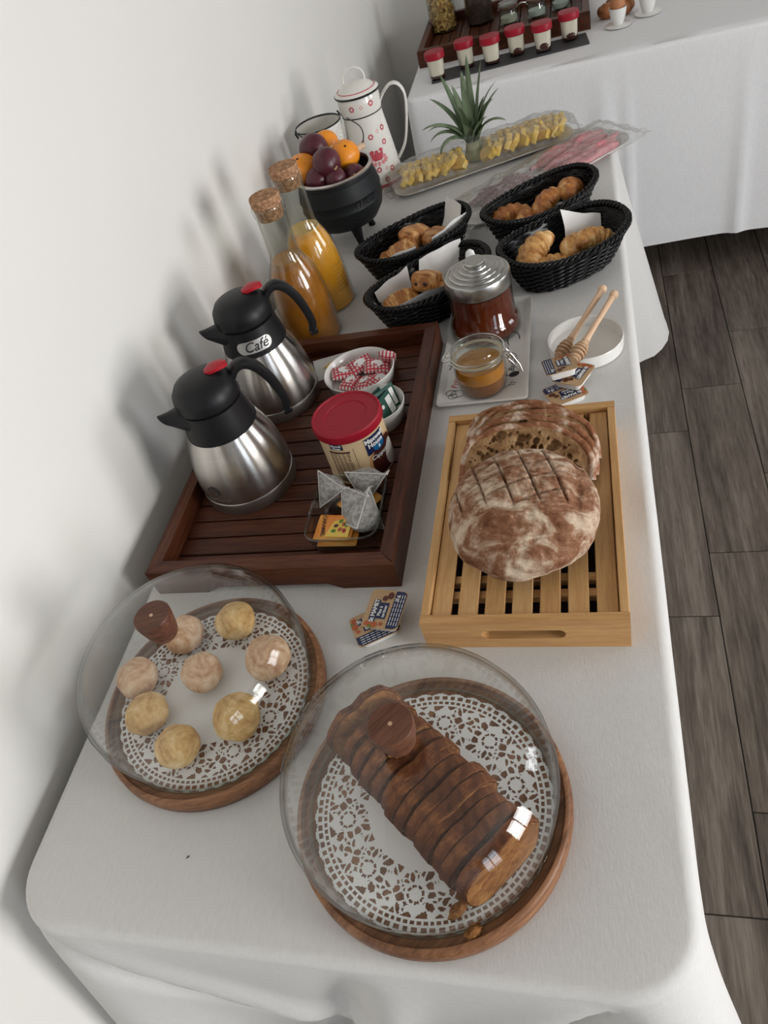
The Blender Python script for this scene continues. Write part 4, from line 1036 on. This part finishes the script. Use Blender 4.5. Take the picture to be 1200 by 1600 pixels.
SLI = [(-.113, .770, 44, 0, 'nearest upright bread slice, resting on the cut loaf', 1.0), (-.108, .786, 43, -4, 'second bread slice behind the loaf, floury edge showing', 1.0),
       (-.100, .803, 41, 5, 'third bread slice, in the middle of the fanned slices', .95), (-.110, .821, 38, -6, 'fourth bread slice behind the loaf, with a large hole', .93),
       (-.120, .840, 34, 5, 'farthest bread slice, by the back board of the bamboo tray', .86)]
for i, (x_, y_, el_, yaw, lb, s_) in enumerate(SLI):
    t = thing('bread_slice', lb, 'bread slice', x_, y_, BZ+.001, rot=(math.radians(el_), 0, math.radians(yaw-4)), group='bread slices behind the loaf')
    c_, r_ = slice_mb(i+3)
    o = obj('crumb', c_, M['crumb'], t, ang=60); o.scale = (s_, s_, 1)
    o = obj('crust', r_, M['crust'], t, ang=80); o.scale = (s_, s_, 1)

# ================================================================== CAKE BOARDS, DOMES, DOILIES
def doily_mesh():
    NT, NR = 640, 58; R0, R1 = .060, .1235
    rs = np.random.RandomState(5)
    K = 10
    seeds = []
    for i in range(46):
        r = rs.uniform(.068, .108); a = rs.uniform(0, 2*PI/K); seeds.append((r, a))
    S = []
    for k_ in range(K):
        for r, a in seeds: S.append((r*math.cos(a+2*PI*k_/K), r*math.sin(a+2*PI*k_/K)))
    for k_ in range(K):
        for j in range(3): a = 2*PI*(k_+.5)/K; S.append(((.070+.014*j)*math.cos(a), (.070+.014*j)*math.sin(a)))
    S = np.array(S)
    rr = np.linspace(R0, R1, NR+1); tt = np.linspace(0, 2*PI, NT, endpoint=False)
    rc = (rr[:-1]+rr[1:])/2; tc = tt+PI/NT
    RC, TC = np.meshgrid(rc, tc, indexing='ij'); X = RC*np.cos(TC); Y = RC*np.sin(TC)
    d = np.sqrt((X[..., None]-S[:, 0])**2+(Y[..., None]-S[:, 1])**2); d.sort(axis=-1)
    gap = d[..., 1]-d[..., 0]
    hole = (gap > .0016) & (d[..., 0] < .0062) & (RC > .0665) & (RC < .1085)
    ph = (TC*K/(2*PI)) % 1.0
    motif = (np.hypot((ph-.5)*2*PI/K*RC, RC-.088) < .0115)
    hole &= ~motif
    leaf = motif & (np.abs(np.hypot((ph-.5)*2*PI/K*RC, RC-.088)-.0075) < .0013) & (((np.arctan2(RC-.088, (ph-.5)*2*PI/K*RC)*8/(2*PI)) % 1) > .25)
    hole |= leaf
    hole |= (np.abs(RC-.1120) < .0014) & (((TC*110/(2*PI)) % 1) > .34)
    hole |= (np.abs(RC-.1175) < .0022) & (((TC*84/(2*PI)) % 1) > .36)
    sc_ = .1210+.0025*np.abs(np.sin(TC*20))
    hole |= RC > sc_
    vs = [(0, 0, 0)]; fs = []
    for r in rr:
        for a in tt: vs.append((r*math.cos(a), r*math.sin(a), 0))
    for i in range(NT): fs.append((0, 1+i, 1+(i+1) % NT))
    keep = ~hole
    for k_ in range(NR):
        for i in np.nonzero(keep[k_])[0]:
            i = int(i); j = (i+1) % NT; fs.append((1+k_*NT+i, 1+(k_+1)*NT+i, 1+(k_+1)*NT+j, 1+k_*NT+j))
    me = bpy.data.meshes.new('doily'); me.from_pydata(vs, [], fs); me.materials.append(M['doily']); me.update()
    bm = bmesh.new(); bm.from_mesh(me); bmesh.ops.delete(bm, geom=[v for v in bm.verts if not v.link_faces], context='VERTS')
    ex = bmesh.ops.extrude_face_region(bm, geom=bm.faces[:]); 
    for g in ex['geom']:
        if isinstance(g, bmesh.types.BMVert): g.co.z += .0003
    bmesh.ops.recalc_face_normals(bm, faces=bm.faces); bm.to_mesh(me); bm.free()
    return me
dm = doily_mesh()
DOME = [(.1365, .0225), (.1385, .030), (.1425, .055), (.1445, .080), (.1425, .105), (.134, .127), (.118, .143), (.095, .1535), (.065, .1590), (.030, .1610), (.007, .1612)]
def cake_set(x, y, blabel, dlabel, plabel, rot):
    t = thing('cake_board', blabel, 'cake board', x, y, 0, rot)
    obj('board', MB().lathe([(0, 0), (.146, 0), (.151, .003), (.1525, .012), (.1515, .024), (.149, .0275), (.1455, .028), (.1445, .0265), (.1435, .0215), (0, .0215)], 96), M['acacia'], t, ang=50)
    o = obj('doily', dm, None, None, (x+.002, y-.002, T+.0219), (0, 0, rot+.3)); o.scale = (1.07, 1.07, 1); tag(o, plabel, 'doily', 'lace paper doilies')
    g = thing('glass_dome', dlabel, 'glass dome', x, y, 0, rot)
    inn = [(max(r-.0028, .007), z_-.0022) for r, z_ in reversed(DOME)]; inn[-1] = (.1337, .0225)
    obj('bell', MB().lathe(DOME+inn, 96), M['glass'], g, ang=60)
    obj('rim', MB().lathe([(.1352+.0022*math.cos(a), .0246+.0022*math.sin(a)) for a in [2*PI*i/10 for i in range(11)]], 96), M['rimglass'], g)
    kb = obj('knob', MB().lathe([(0, .161), (.0155, .161), (.017, .164), (.0195, .175), (.0218, .188), (.0225, .196), (.0215, .1985), (0, .1985)], 40), M['knob'], g)
    obj('screw_plug', MB().lathe([(0, .1984), (.0022, .1984), (.0020, .1992), (0, .1993)], 14), M['dipwood2'], kb)
cake_set(-.207, .315, 'round acacia cake board under the loaf cake, nearest the camera', 'glass dome with wooden knob over the sliced loaf cake', 'white lace paper doily beneath the sliced loaf cake', .9)
cake_set(-.515, .443, 'round acacia cake board under the small round rolls', 'glass dome with wooden knob over the small round rolls', 'white lace paper doily beneath the small round rolls', .3)
RL = [(-.503, .541, 'round golden roll at the back right under the dome'), (-.577, .520, 'round roll at the back, behind the wooden knob'), (-.438, .482, 'round roll at the right edge with powdered blue-grey side'),
      (-.528, .460, 'pinkish sugared roll in the middle of the doily'), (-.622, .452, 'pale sugared roll at the far left of the doily'), (-.586, .399, 'golden roll between the left roll and the front roll'),
      (-.456, .397, 'largest glossy golden roll at the front right'), (-.526, .357, 'round golden roll nearest the front of the small dome')]
for i, (x_, y_, lb) in enumerate(RL):
    r = .0285 if i not in (6, 2) else .031
    o = obj('roll', MB().blob(r, r*.97, r*.80, .10, 1.6, i*1.3, 44), M['rollp' if i in (3, 4, 2, 1) else 'roll'], None, (x_, y_, T+.0222+r*.76), (0, 0, i*.9), ang=89)
    tag(o, lb, 'bread roll', 'small round rolls under the dome')
def cake_slice(k_):
    def out(u):   # closed section outline, width .094, height .062
        a = u*2*PI; x_ = math.cos(a); z_ = math.sin(a)
        X = .050*math.copysign(abs(x_)**.50, x_); Z = .033*math.copysign(abs(z_)**.60, z_)+.033
        X *= .84+.16*min(Z/.045, 1)
        if Z > .045: Z += .009*(1-(X/.050)**2)-.0045*math.exp(-((X-.003*math.sin(k_*1.3))/.005)**2)+.0008*math.exp(-((abs(X-.003*math.sin(k_*1.3))-.011)/.005)**2)
        n = noise.noise(Vector((X*40, Z*40, k_*3.1)))+.6*noise.noise(Vector((X*130, Z*130, k_*5.1))); return (X*(1+.035*n), Z*(1+.035*n))
    th = .0139; n = 64
    vv = (0, .06, .5, .94, 1)
    crust = MB().grid(n, 5, lambda u, v: (lambda q_: (out(u)[0]*(1-.020*(q_ in (0, 1))), th*(q_-.5), out(u)[1]*(1-.020*(q_ in (0, 1)))))(vv[int(round(v*4))]), wrap=True)
    cr = MB()
    for s in (-1, 1):
        cr.grid(n, 8, lambda u, v: (out(u)[0]*.965*v, s*(th*.5-.0001)+.0006*noise.noise(Vector((out(u)[0]*300*v, out(u)[1]*300*v, k_))), .032+(out(u)[1]*.965-.032)*v), wrap=True)
    return crust, cr
ords = ['first', 'second', 'third', 'fourth', 'fifth', 'sixth', 'seventh', 'eighth', 'ninth', 'tenth', 'eleventh', 'twelfth', 'thirteenth', 'fourteenth', 'fifteenth']
dx, dy = .745, -.667; c0 = (-.203, .316); pos = -.081
rs = random.Random(3); ang0 = math.atan2(dy, dx)-PI/2
NS = 14
for i in range(NS):
    lean = (.48, .22, .08, .04)[i] if i < 4 else (.0+.02*rs.uniform(-1, 1))
    gapx = .0139+(.0025 if i in (4, 12) else 0); 
    t = thing('cake_slice', '%s slice of the loaf cake, counted from its far left end' % ords[i], 'cake slice', c0[0]+dx*pos+.004*rs.uniform(-1, 1), c0[1]+dy*pos, .0225, rot=(0, 0, 0), group='slices of the loaf cake')
    t.rotation_euler = (Matrix.Rotation(ang0+.04*rs.uniform(-1, 1), 3, 'Z') @ Matrix.Rotation(lean, 3, 'X')).to_euler()
    if abs(lean) > .15: t.location.z += abs(math.sin(lean))*.007
    c_, r_ = cake_slice(i)
    s_ = 1+.045*rs.uniform(-1, 1)
    obj('crust', c_, M['cake'], t, ang=25).scale = (s_, 1, s_); obj('crumb', r_, M['cakein'], t, ang=70).scale = (s_, 1, s_)
    pos += gapx
for x_, y_, z_, lb in ((-.246, .352, .096, 'broken orange-brown cake piece on the loaf top below the knob'), (-.228, .338, .095, 'smaller broken cake piece on the loaf top, nearer its middle')):
    o = obj('cake_crumb', MB().blob(.012, .008, .005, .5, 3, x_*50, 16), M['cakebit'], None, (x_, y_, T+z_), (.1, .2, .6)); tag(o, lb, 'crumb')
for x_, y_, s_, lb in ((-.165, .208, .011, 'golden cake crumb lump fallen beside the front slice'), (-.148, .190, .009, 'small yellow cake crumb near the rim of the big dome')):
    o = obj('cake_crumb', MB().blob(s_, s_*.6, s_*.5, .5, 3, x_*50, 14), M['cakein'], None, (x_, y_, T+.0222+s_*.4), (0, 0, .8)); tag(o, lb, 'crumb')
o = obj('crumb_speck', MB().blob(.0022, .0008, .0007, .4, 3, 2, 8), M['ink'], None, (-.49, .243, T+.0008), (0, 0, .9)); tag(o, 'tiny dark speck on the bare cloth at the front left', 'speck')

# ================================================================== ON THE DARK TRAY: tin, bowls, glass dish
t = thing('cappuccino_tin', 'cream coffee tin with red plastic lid and blue label', 'tin', -.383, .868, SL)
obj('tin_body', MB().lathe([(0, 0), (.0525, 0), (.054, .002), (.053, .004), (.053, .100), (.050, .100)], 64), M['tin'], t)
ld = obj('lid', MB().lathe([(.0530, .088), (.0560, .088), (.0568, .091), (.0562, .101), (.0545, .1035), (.0525, .1035), (.0512, .1015), (.0345, .1010), (.0335, .0995), (0, .0995)], 72), M['redlid'], t, ang=30)
RT = .0531; rt = .0533
B0 = math.radians(-42)
obj('cup_print', decal([ell(.074, .078, .022, .026, 36)], wrap(RT, B0, 0, .0001)), M['tan'], t)
obj('dark_print', decal([[(x_, min(y_, .074)) for x_, y_ in ell(.066, .070, .024, .027, 36)]], wrap(RT, B0, 0, .0003)), M['brown'], t)
obj('milk_print', decal([ell(.030, .046, .034, .026, 24, -.2)], wrap(RT, B0, 0, .0006)), M['foam'], t)
obj('blue_label', decal([[(-.012+.038*i/8, .082) for i in range(9)]+[(.026, .082-.030*i/4) for i in range(1, 5)]+[(.014, .050), (.008, .048), (.002, .052), (-.012, .049), (-.012, .060), (-.012, .07)]], wrap(RT, B0, 0, .0008)), M['navy'], t)
obj('blue_glow', decal([ell(.024, .016, .012, .0585, 20)], wrap(RT, B0, 0, .0009)), M['blue'], t)
text('Maxwell', .0115, wrap(RT, B0+.13, .0755, .0013), M['whiteink'], t, bold=.0004)
text('House', .0115, wrap(RT, B0+.13, .0660, .0013), M['whiteink'], t, bold=.0004)
obj('drop_print', decal([ell(.0035, .007, .012, .056, 12)], wrap(RT, B0, 0, .0012)), M['whiteink'], t)
text('Cappuccino', .0115, wrap(RT, B0+.33, .0410, .0012), M['whiteink'], t, shear=.4)
B1 = math.radians(-103)
obj('small_label', decal([rect(.022, .011, 0, .080)], wrap(RT, B1, 0, .0004)), M['navy'], t)
text('Maxwell', .0052, wrap(RT, B1, .0825, .0009), M['whiteink'], t, bold=.0001)
text('House', .0052, wrap(RT, B1, .0775, .0009), M['whiteink'], t, bold=.0001)
obj('table_header', decal([rect(.036, .003, .002, .069)], wrap(RT, B1, 0, .0004)), M['brown'], t)
fine = MB(); rs = random.Random(2)
for r in range(17):
    for c_ in range(5):
        u0 = -.016+c_*.0073; w_ = rs.uniform(.0035, .0062); z_ = .065-r*.0032; f_ = wrap(RT, B1, z_, .0005)
        fine.add([f_(u0, 0), f_(u0+w_, 0), f_(u0+w_, .0013), f_(u0, .0013)], [(0, 1, 2, 3)])
obj('nutrition_table', fine, M['brown'], t, smooth=False)
obj('side_line', decal([rect(.0006, .04, .026, .055)], wrap(RT, B1, 0, .0004)), M['brown'], t)
bc = MB()
for i in range(14):
    f_ = wrap(RT, B1-.05, .006, .0005); u0 = -.010+i*.0015; bc.add([f_(u0, 0), f_(u0+.0008, 0), f_(u0+.0008, .009), f_(u0, .009)], [(0, 1, 2, 3)])
obj('bar_code', bc, M['ink'], t, smooth=False)

def bowl(label, x, y, r, h):
    t = thing('small_bowl', label, 'bowl', x, y, SL)
    obj('bowl', MB().lathe([(0, 0), (r*.84, 0), (r*.88, .002), (r, h-.001), (r*.98, h), (r*.95, h-.002), (r*.84, .005), (0, .004)], 56), M['white'], t)
bowl('round white bowl of red-checked sweets in the dark tray', -.420, 1.078, .066, .034)
bowl('small white bowl of green sachets behind the coffee tin', -.372, .972, .052, .036)
def pillow(w_, l, h, seed=0):
    def fn(u, v):
        x_ = (u*2-1); y_ = (v*2-1); e = (1-x_**4)*(1-y_**4)
        return (x_*w_/2, y_*l/2, h/2*e**.6*(1+.3*noise.noise(Vector((x_*2, y_*2, seed)))))
    mb = MB().grid(14, 14, fn)
    mb.grid(14, 14, lambda u, v: (lambda p: (p[0], p[1], -p[2]))(fn(u, v))); return mb
cmsh = [pillow(.048, .032, .016, s).mesh('wrapper', M['check'], True, 60) for s in range(3)]
oval = decal([ell(.022, .016)], flat(0, 0, .0084)).mesh('oval_print', M['whitep'], True)
CND = [(-.455, 1.092, .030, .1, .2, 20, 'red-checked wrapped sweet at the left of the bowl'), (-.425, 1.105, .034, .3, -.1, 30, 'red-checked sweet on top at the back of the heap'), (-.440, 1.070, .022, .1, .1, 75, 'red-checked sweet lying flat in front, next to the tin lid'),
       (-.410, 1.062, .024, -.2, .1, 80, 'red-checked sweet in the middle front of the bowl'), (-.385, 1.068, .022, .4, .2, 60, 'red-checked sweet at the right front inside the bowl'), (-.392, 1.098, .032, .2, .2, 10, 'red-checked sweet right of the topmost one'),
       (-.372, 1.110, .040, .5, .9, 115, 'red-checked sweet standing up against the right rim'), (-.430, 1.122, .022, 0, .1, 100, 'red-checked sweet lowest at the back rim')]
for i, (x_, y_, z_, rx, ry, rz, lb) in enumerate(CND):
    t = thing('wrapped_sweet', lb, 'sweet', x_, y_, SL+z_-.012, rot=(rx, ry, math.radians(rz)), group='red-checked wrapped sweets')
    obj('wrapper', cmsh[i % 3], None, t); obj('oval_print', oval, None, t)
for i, (x_, y_, rx, rz, lb) in enumerate(((-.352, .985, 1.2, 62, 'green and white sachet standing at the back of the small bowl'), (-.350, .965, 1.25, 75, 'green sachet standing in the middle of the small bowl'), (-.368, .975, 1.15, 70, 'green sachet nearest the coffee tin in the small bowl'))):
    t = thing('tea_sachet', lb, 'sachet', x_, y_, SL+.030, rot=(rx, .15, math.radians(rz)), group='green sachets')
    obj('envelope', pillow(.050, .042, .004, i), M['teal'], t)
    obj('white_print', decal([rect(.016, .030, .010, 0), ell(.009, .007, -.012, .006)], flat(0, 0, .0026)), M['whiteink'], t)
    obj('white_print', decal([rect(.016, .030, .010, 0), ell(.009, .007, -.012, .006)], lambda u, v, d=0: (u, v, -.0026)), M['whiteink'], t)
t = thing('paper_packet', 'flat white and yellow paper packet behind the sweets bowl', 'packet', -.485, 1.140, SL+.002, rot=(.18, .05, math.radians(20)))
obj('envelope', pillow(.085, .060, .003, 4), M['gauzew'], t)
obj('yellow_print', decal([[(-.03, .0), (-.01, .012), (.02, .018), (.04, .016), (.04, .006), (.01, .004)]], flat(0, 0, .0022)), M['yellowp'], t)
# glass dish with tea bags
gx, gy = -.376, .736
t = thing('glass_dish', 'rectangular clear glass dish of tea bags in the tray corner', 'dish', gx, gy, SL, math.radians(1))
def ring(w_, l, r, z_): return [(p_[0], p_[1], z_) for p_ in rrect(w_, l, r, 6)]
obj('dish', MB().loft([ring(.098, .118, .018, 0), ring(.104, .124, .020, .004), ring(.112, .134, .022, .033), ring(.110, .132, .021, .0355), ring(.1065, .1285, .020, .033), ring(.099, .119, .018, .006), ring(.090, .110, .016, .005)]), M['jarglass'], t)
obj('rim', MB().tube([p_ for p_ in ring(.111, .133, .022, .0352)], .0018, 6, closed=True), M['rimglass'], t)
def teabag(x, y, z, rot, label, s=1.0):
    s *= 1.15; t = thing('tea_bag', label, 'tea bag', x, y, z, rot=rot, group='pyramid tea bags'); a = .026*s
    V = [Vector(p_)*a for p_ in ((1, 0, -.45), (-.6, .95, -.45), (-.6, -.95, -.45), (.05, 0, 1.25))]
    mb = MB()
    for f_ in ((0, 1, 3), (1, 2, 3), (2, 0, 3), (0, 2, 1)):
        A, B_, C_ = V[f_[0]], V[f_[1]], V[f_[2]]; N = (B_-A).cross(C_-A).normalized(); n = 8; idx = {}; vs = []; fs = []
        for i in range(n+1):
            for j in range(n+1-i):
                u, v_ = i/n, j/n; w_ = 1-u-v_; p_ = A*w_+B_*u+C_*v_+N*(27*u*v_*w_)*a*.26
                idx[(i, j)] = len(vs); vs.append(tuple(p_))
        for i in range(n):
            for j in range(n-i):
                fs.append((idx[(i, j)], idx[(i+1, j)], idx[(i, j+1)]))
                if j < n-i-1: fs.append((idx[(i+1, j)], idx[(i+1, j+1)], idx[(i, j+1)]))
        mb.add(vs, fs)
    obj('gauze', mb, M['gauze'], t, ang=50)
    for i, j in ((0, 3), (1, 3), (2, 3), (0, 1), (1, 2)): obj('seam', MB().tube([tuple(V[i]*1.01), tuple(V[j]*1.01)], .0007*s, 5), M['gauzew'], t)
    obj('tag_end', MB().tube([tuple(V[3]), tuple(V[3]+Vector((.008, .002, .003)))], [.003, .0006], 5, flat=.2), M['gauzew'], t)
teabag(-.405, .775, SL+.034, (1.0, .5, .6), 'pyramid tea bag resting on the left rim of the glass dish', 1.0)
teabag(-.362, .742, SL+.034, (.4, -.9, 2.2), 'largest pyramid tea bag in the middle of the glass dish', 1.05)
teabag(-.352, .790, SL+.032, (1.1, .2, 1.2), 'pyramid tea bag at the back of the dish against the tin', 1.05)
teabag(-.345, .715, SL+.032, (-.6, .6, .4), 'pyramid tea bag at the right front of the glass dish', 1.15)
def sachet(x, y, z, rot, label, txt=None, m='orangep'):
    t = thing('caramel_sachet', label, 'sachet', x, y, z, rot=rot, group='orange caramel sachets')
    obj('envelope', pillow(.062, .044, .007, x*9), M[m], t)
    if txt:
        obj('yellow_print', decal([[(-.010, -.019), (.028, -.019), (.028, .002), (.015, .012), (-.002, .008)]], flat(0, 0, .0042)), M['yellowp'], t)
        for cx, cy, mm in ((.004, .000, 'nut2'), (.010, .008, 'greenp'), (.012, -.006, 'nut'), (.020, .002, 'greenp'), (.019, -.008, 'red'), (.002, -.009, 'greenp'), (.016, .003, 'nut')):
            obj('sweet_print', decal([ell(.008, .006, cx, cy, 10, cx*90)], flat(0, 0, .0048)), M[mm], t)
        text(txt, .0085, flat(-.017, .0, .0046, -PI/2+.15), M['brown'], t, bold=.0001)
    return t
sachet(-.392, .706, SL+.021, (.15, -.05, math.radians(-8)), 'orange sachet reading CARAMEL at the front of the dish', 'CARAMEL')
sachet(-.387, .700, SL+.012, (.08, .0, math.radians(-2)), 'orange sachet underneath the one reading CARAMEL')
sachet(-.365, .765, SL+.014, (.2, .2, math.radians(60)), 'orange sachet glimpsed between the tea bags')

# ================================================================== BACK TABLE
sa_ = math.radians(5.2)
t = thing('slate_tray', 'long dark slate board under the yogurt pots', 'slate board', -.232, 2.742, 0, sa_)
obj('slate', MB().box(-.250, .250, -.050, .050, 0, .006, .001).warp(lambda x_, y_, z_: (x_+.002*noise.noise(Vector((y_*40, x_*20, 0))), y_+.002*noise.noise(Vector((x_*30, 5, 0))), z_)), M['slate'], t, smooth=False)
Y = [(-.458, 2.702, 'leftmost red-lidded yogurt pot on the slate', 0), (-.366, 2.748, 'second red-lidded yogurt pot from the left, set back', .1), (-.281, 2.727, 'third red-lidded yogurt pot from the left on the slate', .05),
     (-.203, 2.757, 'fourth red-lidded yogurt pot from the left, set back', .1), (-.119, 2.735, 'fifth red-lidded yogurt pot with a large dark fruit spot', .1), (-.037, 2.783, 'rightmost red-lidded yogurt pot, at the slate end', .1)]
def sq(w_, z_, r=.35, k_=5): return [(p_[0], p_[1], z_) for p_ in rrect(w_, w_, w_*r, k_)]
yb = MB().loft([sq(.046, 0), sq(.049, .004), sq(.052, .030), sq(.055, .062), sq(.054, .064)]).mesh('glass_pot', M['jarglass'], True)
yf = MB().loft([sq(.044, .0115), sq(.047, .020), sq(.0495, .035), sq(.053, .061)]).mesh('yogurt', M['yog'], True)
yc = MB().loft([sq(.040, .003), sq(.045, .005), sq(.0455, .011)]).mesh('fruit_layer', M['compote'], True)
yl = MB().loft([sq(.056, .058, .4), sq(.063, .060, .4), sq(.064, .075, .4), sq(.061, .079, .4), sq(.050, .080, .4)]).mesh('lid', M['redlid'], True)
for i, (x_, y_, lb, r_) in enumerate(Y):
    t = thing('yogurt_pot', lb, 'yogurt pot', x_, y_, .0062, r_, 'yogurt pots on the slate')
    obj('glass_pot', yb, None, t); obj('yogurt', yf, None, t); obj('lid', yl, None, t)
    obj('fruit_layer', yc, None, t)
    if i >= 3: obj('fruit_piece', MB().blob(.013, .004, .008, .4, 2, i, 14), M['compote'], t, (.002, -.0245, .016+.003*(i == 4)))
z0 = SL
def jar(name, label, x, y, r, h, inside=None, lvl=0, pieces=0):
    t = thing(name, label, 'jar', x, y, z0)
    obj('glass_body', MB().lathe([(0, 0), (r*.94, 0), (r, .004), (r, h*.8), (r*.93, h*.88), (r*.93, h), (r*.88, h), (r*.88, h*.87), (r*.94, h*.79), (r*.94, .006), (0, .005)], 40), M['jarglass'], t)
    return t
t = jar('cereal_jar', 'tall glass jar of yellow corn flakes at the left of the back tray', -.478, 3.150, .050, .23)
fk = MB(); rs = random.Random(6)
for i in range(520):
    a = rs.uniform(0, 2*PI); rr_ = .043*math.sqrt(rs.uniform(.45, 1)); zz = rs.uniform(.010, .165); q = Matrix.Translation((rr_*math.cos(a), rr_*math.sin(a), zz)) @ Matrix.Rotation(rs.uniform(0, 6), 4, Vector((rs.uniform(-1, 1), rs.uniform(-1, 1), rs.uniform(-1, 1))).normalized())
    s_ = rs.uniform(.006, .010); vs = [q @ Vector((s_*math.cos(b_), s_*.75*math.sin(b_), .002*math.cos(2*b_))) for b_ in [2*PI*k_/7 for k_ in range(7)]]
    fk.add(vs, [tuple(range(7))])
fk.lathe([(0, .008), (.030, .008), (.030, .16), (0, .16)], 20)
o = obj('corn_flakes', fk, M['cereal'], t, smooth=False); o['kind'] = 'stuff'
t = jar('cereal_jar', 'tall glass jar of dark muesli in the middle of the back tray', -.345, 3.140, .050, .23)
o = obj('dark_cereal', MB().lathe([(0, .007), (.045, .007), (.046, .16), (.02, .17), (0, .172)], 40), M['darkfood'], t); o['kind'] = 'stuff'
GL = [(-.238, 3.050, 'small clip-top glass with a wire and open lid, left of three'), (-.143, 3.050, 'small empty clip-top glass in the middle of three'), (-.062, 3.075, 'small clip-top glass at the right end of the back tray')]
for i, (x_, y_, lb) in enumerate(GL):
    t = thing('small_jar', lb, 'jar', x_, y_, z0, .5*i, 'small clip-top jars')
    obj('glass_body', MB().lathe([(0, 0), (.030, 0), (.034, .004), (.034, .036), (.031, .044), (.032, .050), (.029, .050), (.028, .044), (.031, .035), (.031, .006), (0, .005)], 36), M['rimglass'], t)
    obj('clip_wire', MB().tube([(.033*math.cos(a), .033*math.sin(a), .046) for a in [2*PI*k_/24 for k_ in range(25)]], .0014, 6), M['chrome'], t)
    obj('clip_wire', MB().tube([(.033, -.006, .046), (.046, -.006, .052), (.060, 0, .050), (.046, .006, .052), (.033, .006, .046)], .0014, 6), M['chrome'], t)
    obj('glass_lid', MB().lathe([(0, .056), (.030, .056), (.034, .060), (.030, .065), (0, .067)], 36), M['rimglass'], t)
    obj('seal', MB().lathe([(.028, .051), (.034, .0515), (.034, .0545), (.028, .055)], 30), M['nut2'], t)
    obj('contents', MB().lathe([(0, .007), (.028, .007), (.029, .022), (0, .024)], 24), M['yog' if i == 0 else 'whitep'], t)
t = thing('egg_cup', 'white egg cup with saucer foot holding a brown egg', 'egg cup', .112, 2.822, 0)
obj('cup', MB().lathe([(0, 0), (.030, 0), (.040, .0035), (.0405, .005), (.030, .006), (.016, .008), (.018, .014), (.0235, .030), (.0262, .046), (.0268, .054), (.0255, .054), (.024, .044), (.018, .024), (0, .02)], 48), M['white'], t)
o = obj('egg', MB().blob(.0225, .0225, .029, n=28), M['egg'], None, (.112, 2.822, T+.060)); tag(o, 'brown egg sitting in the nearer white egg cup', 'egg')
t = thing('egg_cup', 'second white egg cup at the top edge, right of the first', 'egg cup', .205, 2.875, 0)
obj('cup', MB().lathe([(0, 0), (.030, 0), (.040, .0035), (.0405, .005), (.030, .006), (.016, .008), (.018, .014), (.0235, .030), (.0262, .046), (.0268, .054), (.0255, .054), (.024, .044), (.018, .024), (0, .02)], 48), M['white'], t)
for i, (x_, y_, s_, lb) in enumerate(((.080, 2.925, .028, 'brown bun at the top edge, left behind the egg cup'), (.138, 2.925, .030, 'brown bun right behind the egg cup'), (.110, 2.978, .030, 'brown bun farthest back behind the egg cup'))):
    o = obj('brown_bun', MB().blob(s_, s_*.9, s_*.8, .15, 2, i, 24), M['bun'], None, (x_, y_, T+s_*.78)); tag(o, lb, 'bun', 'brown buns by the egg cups')
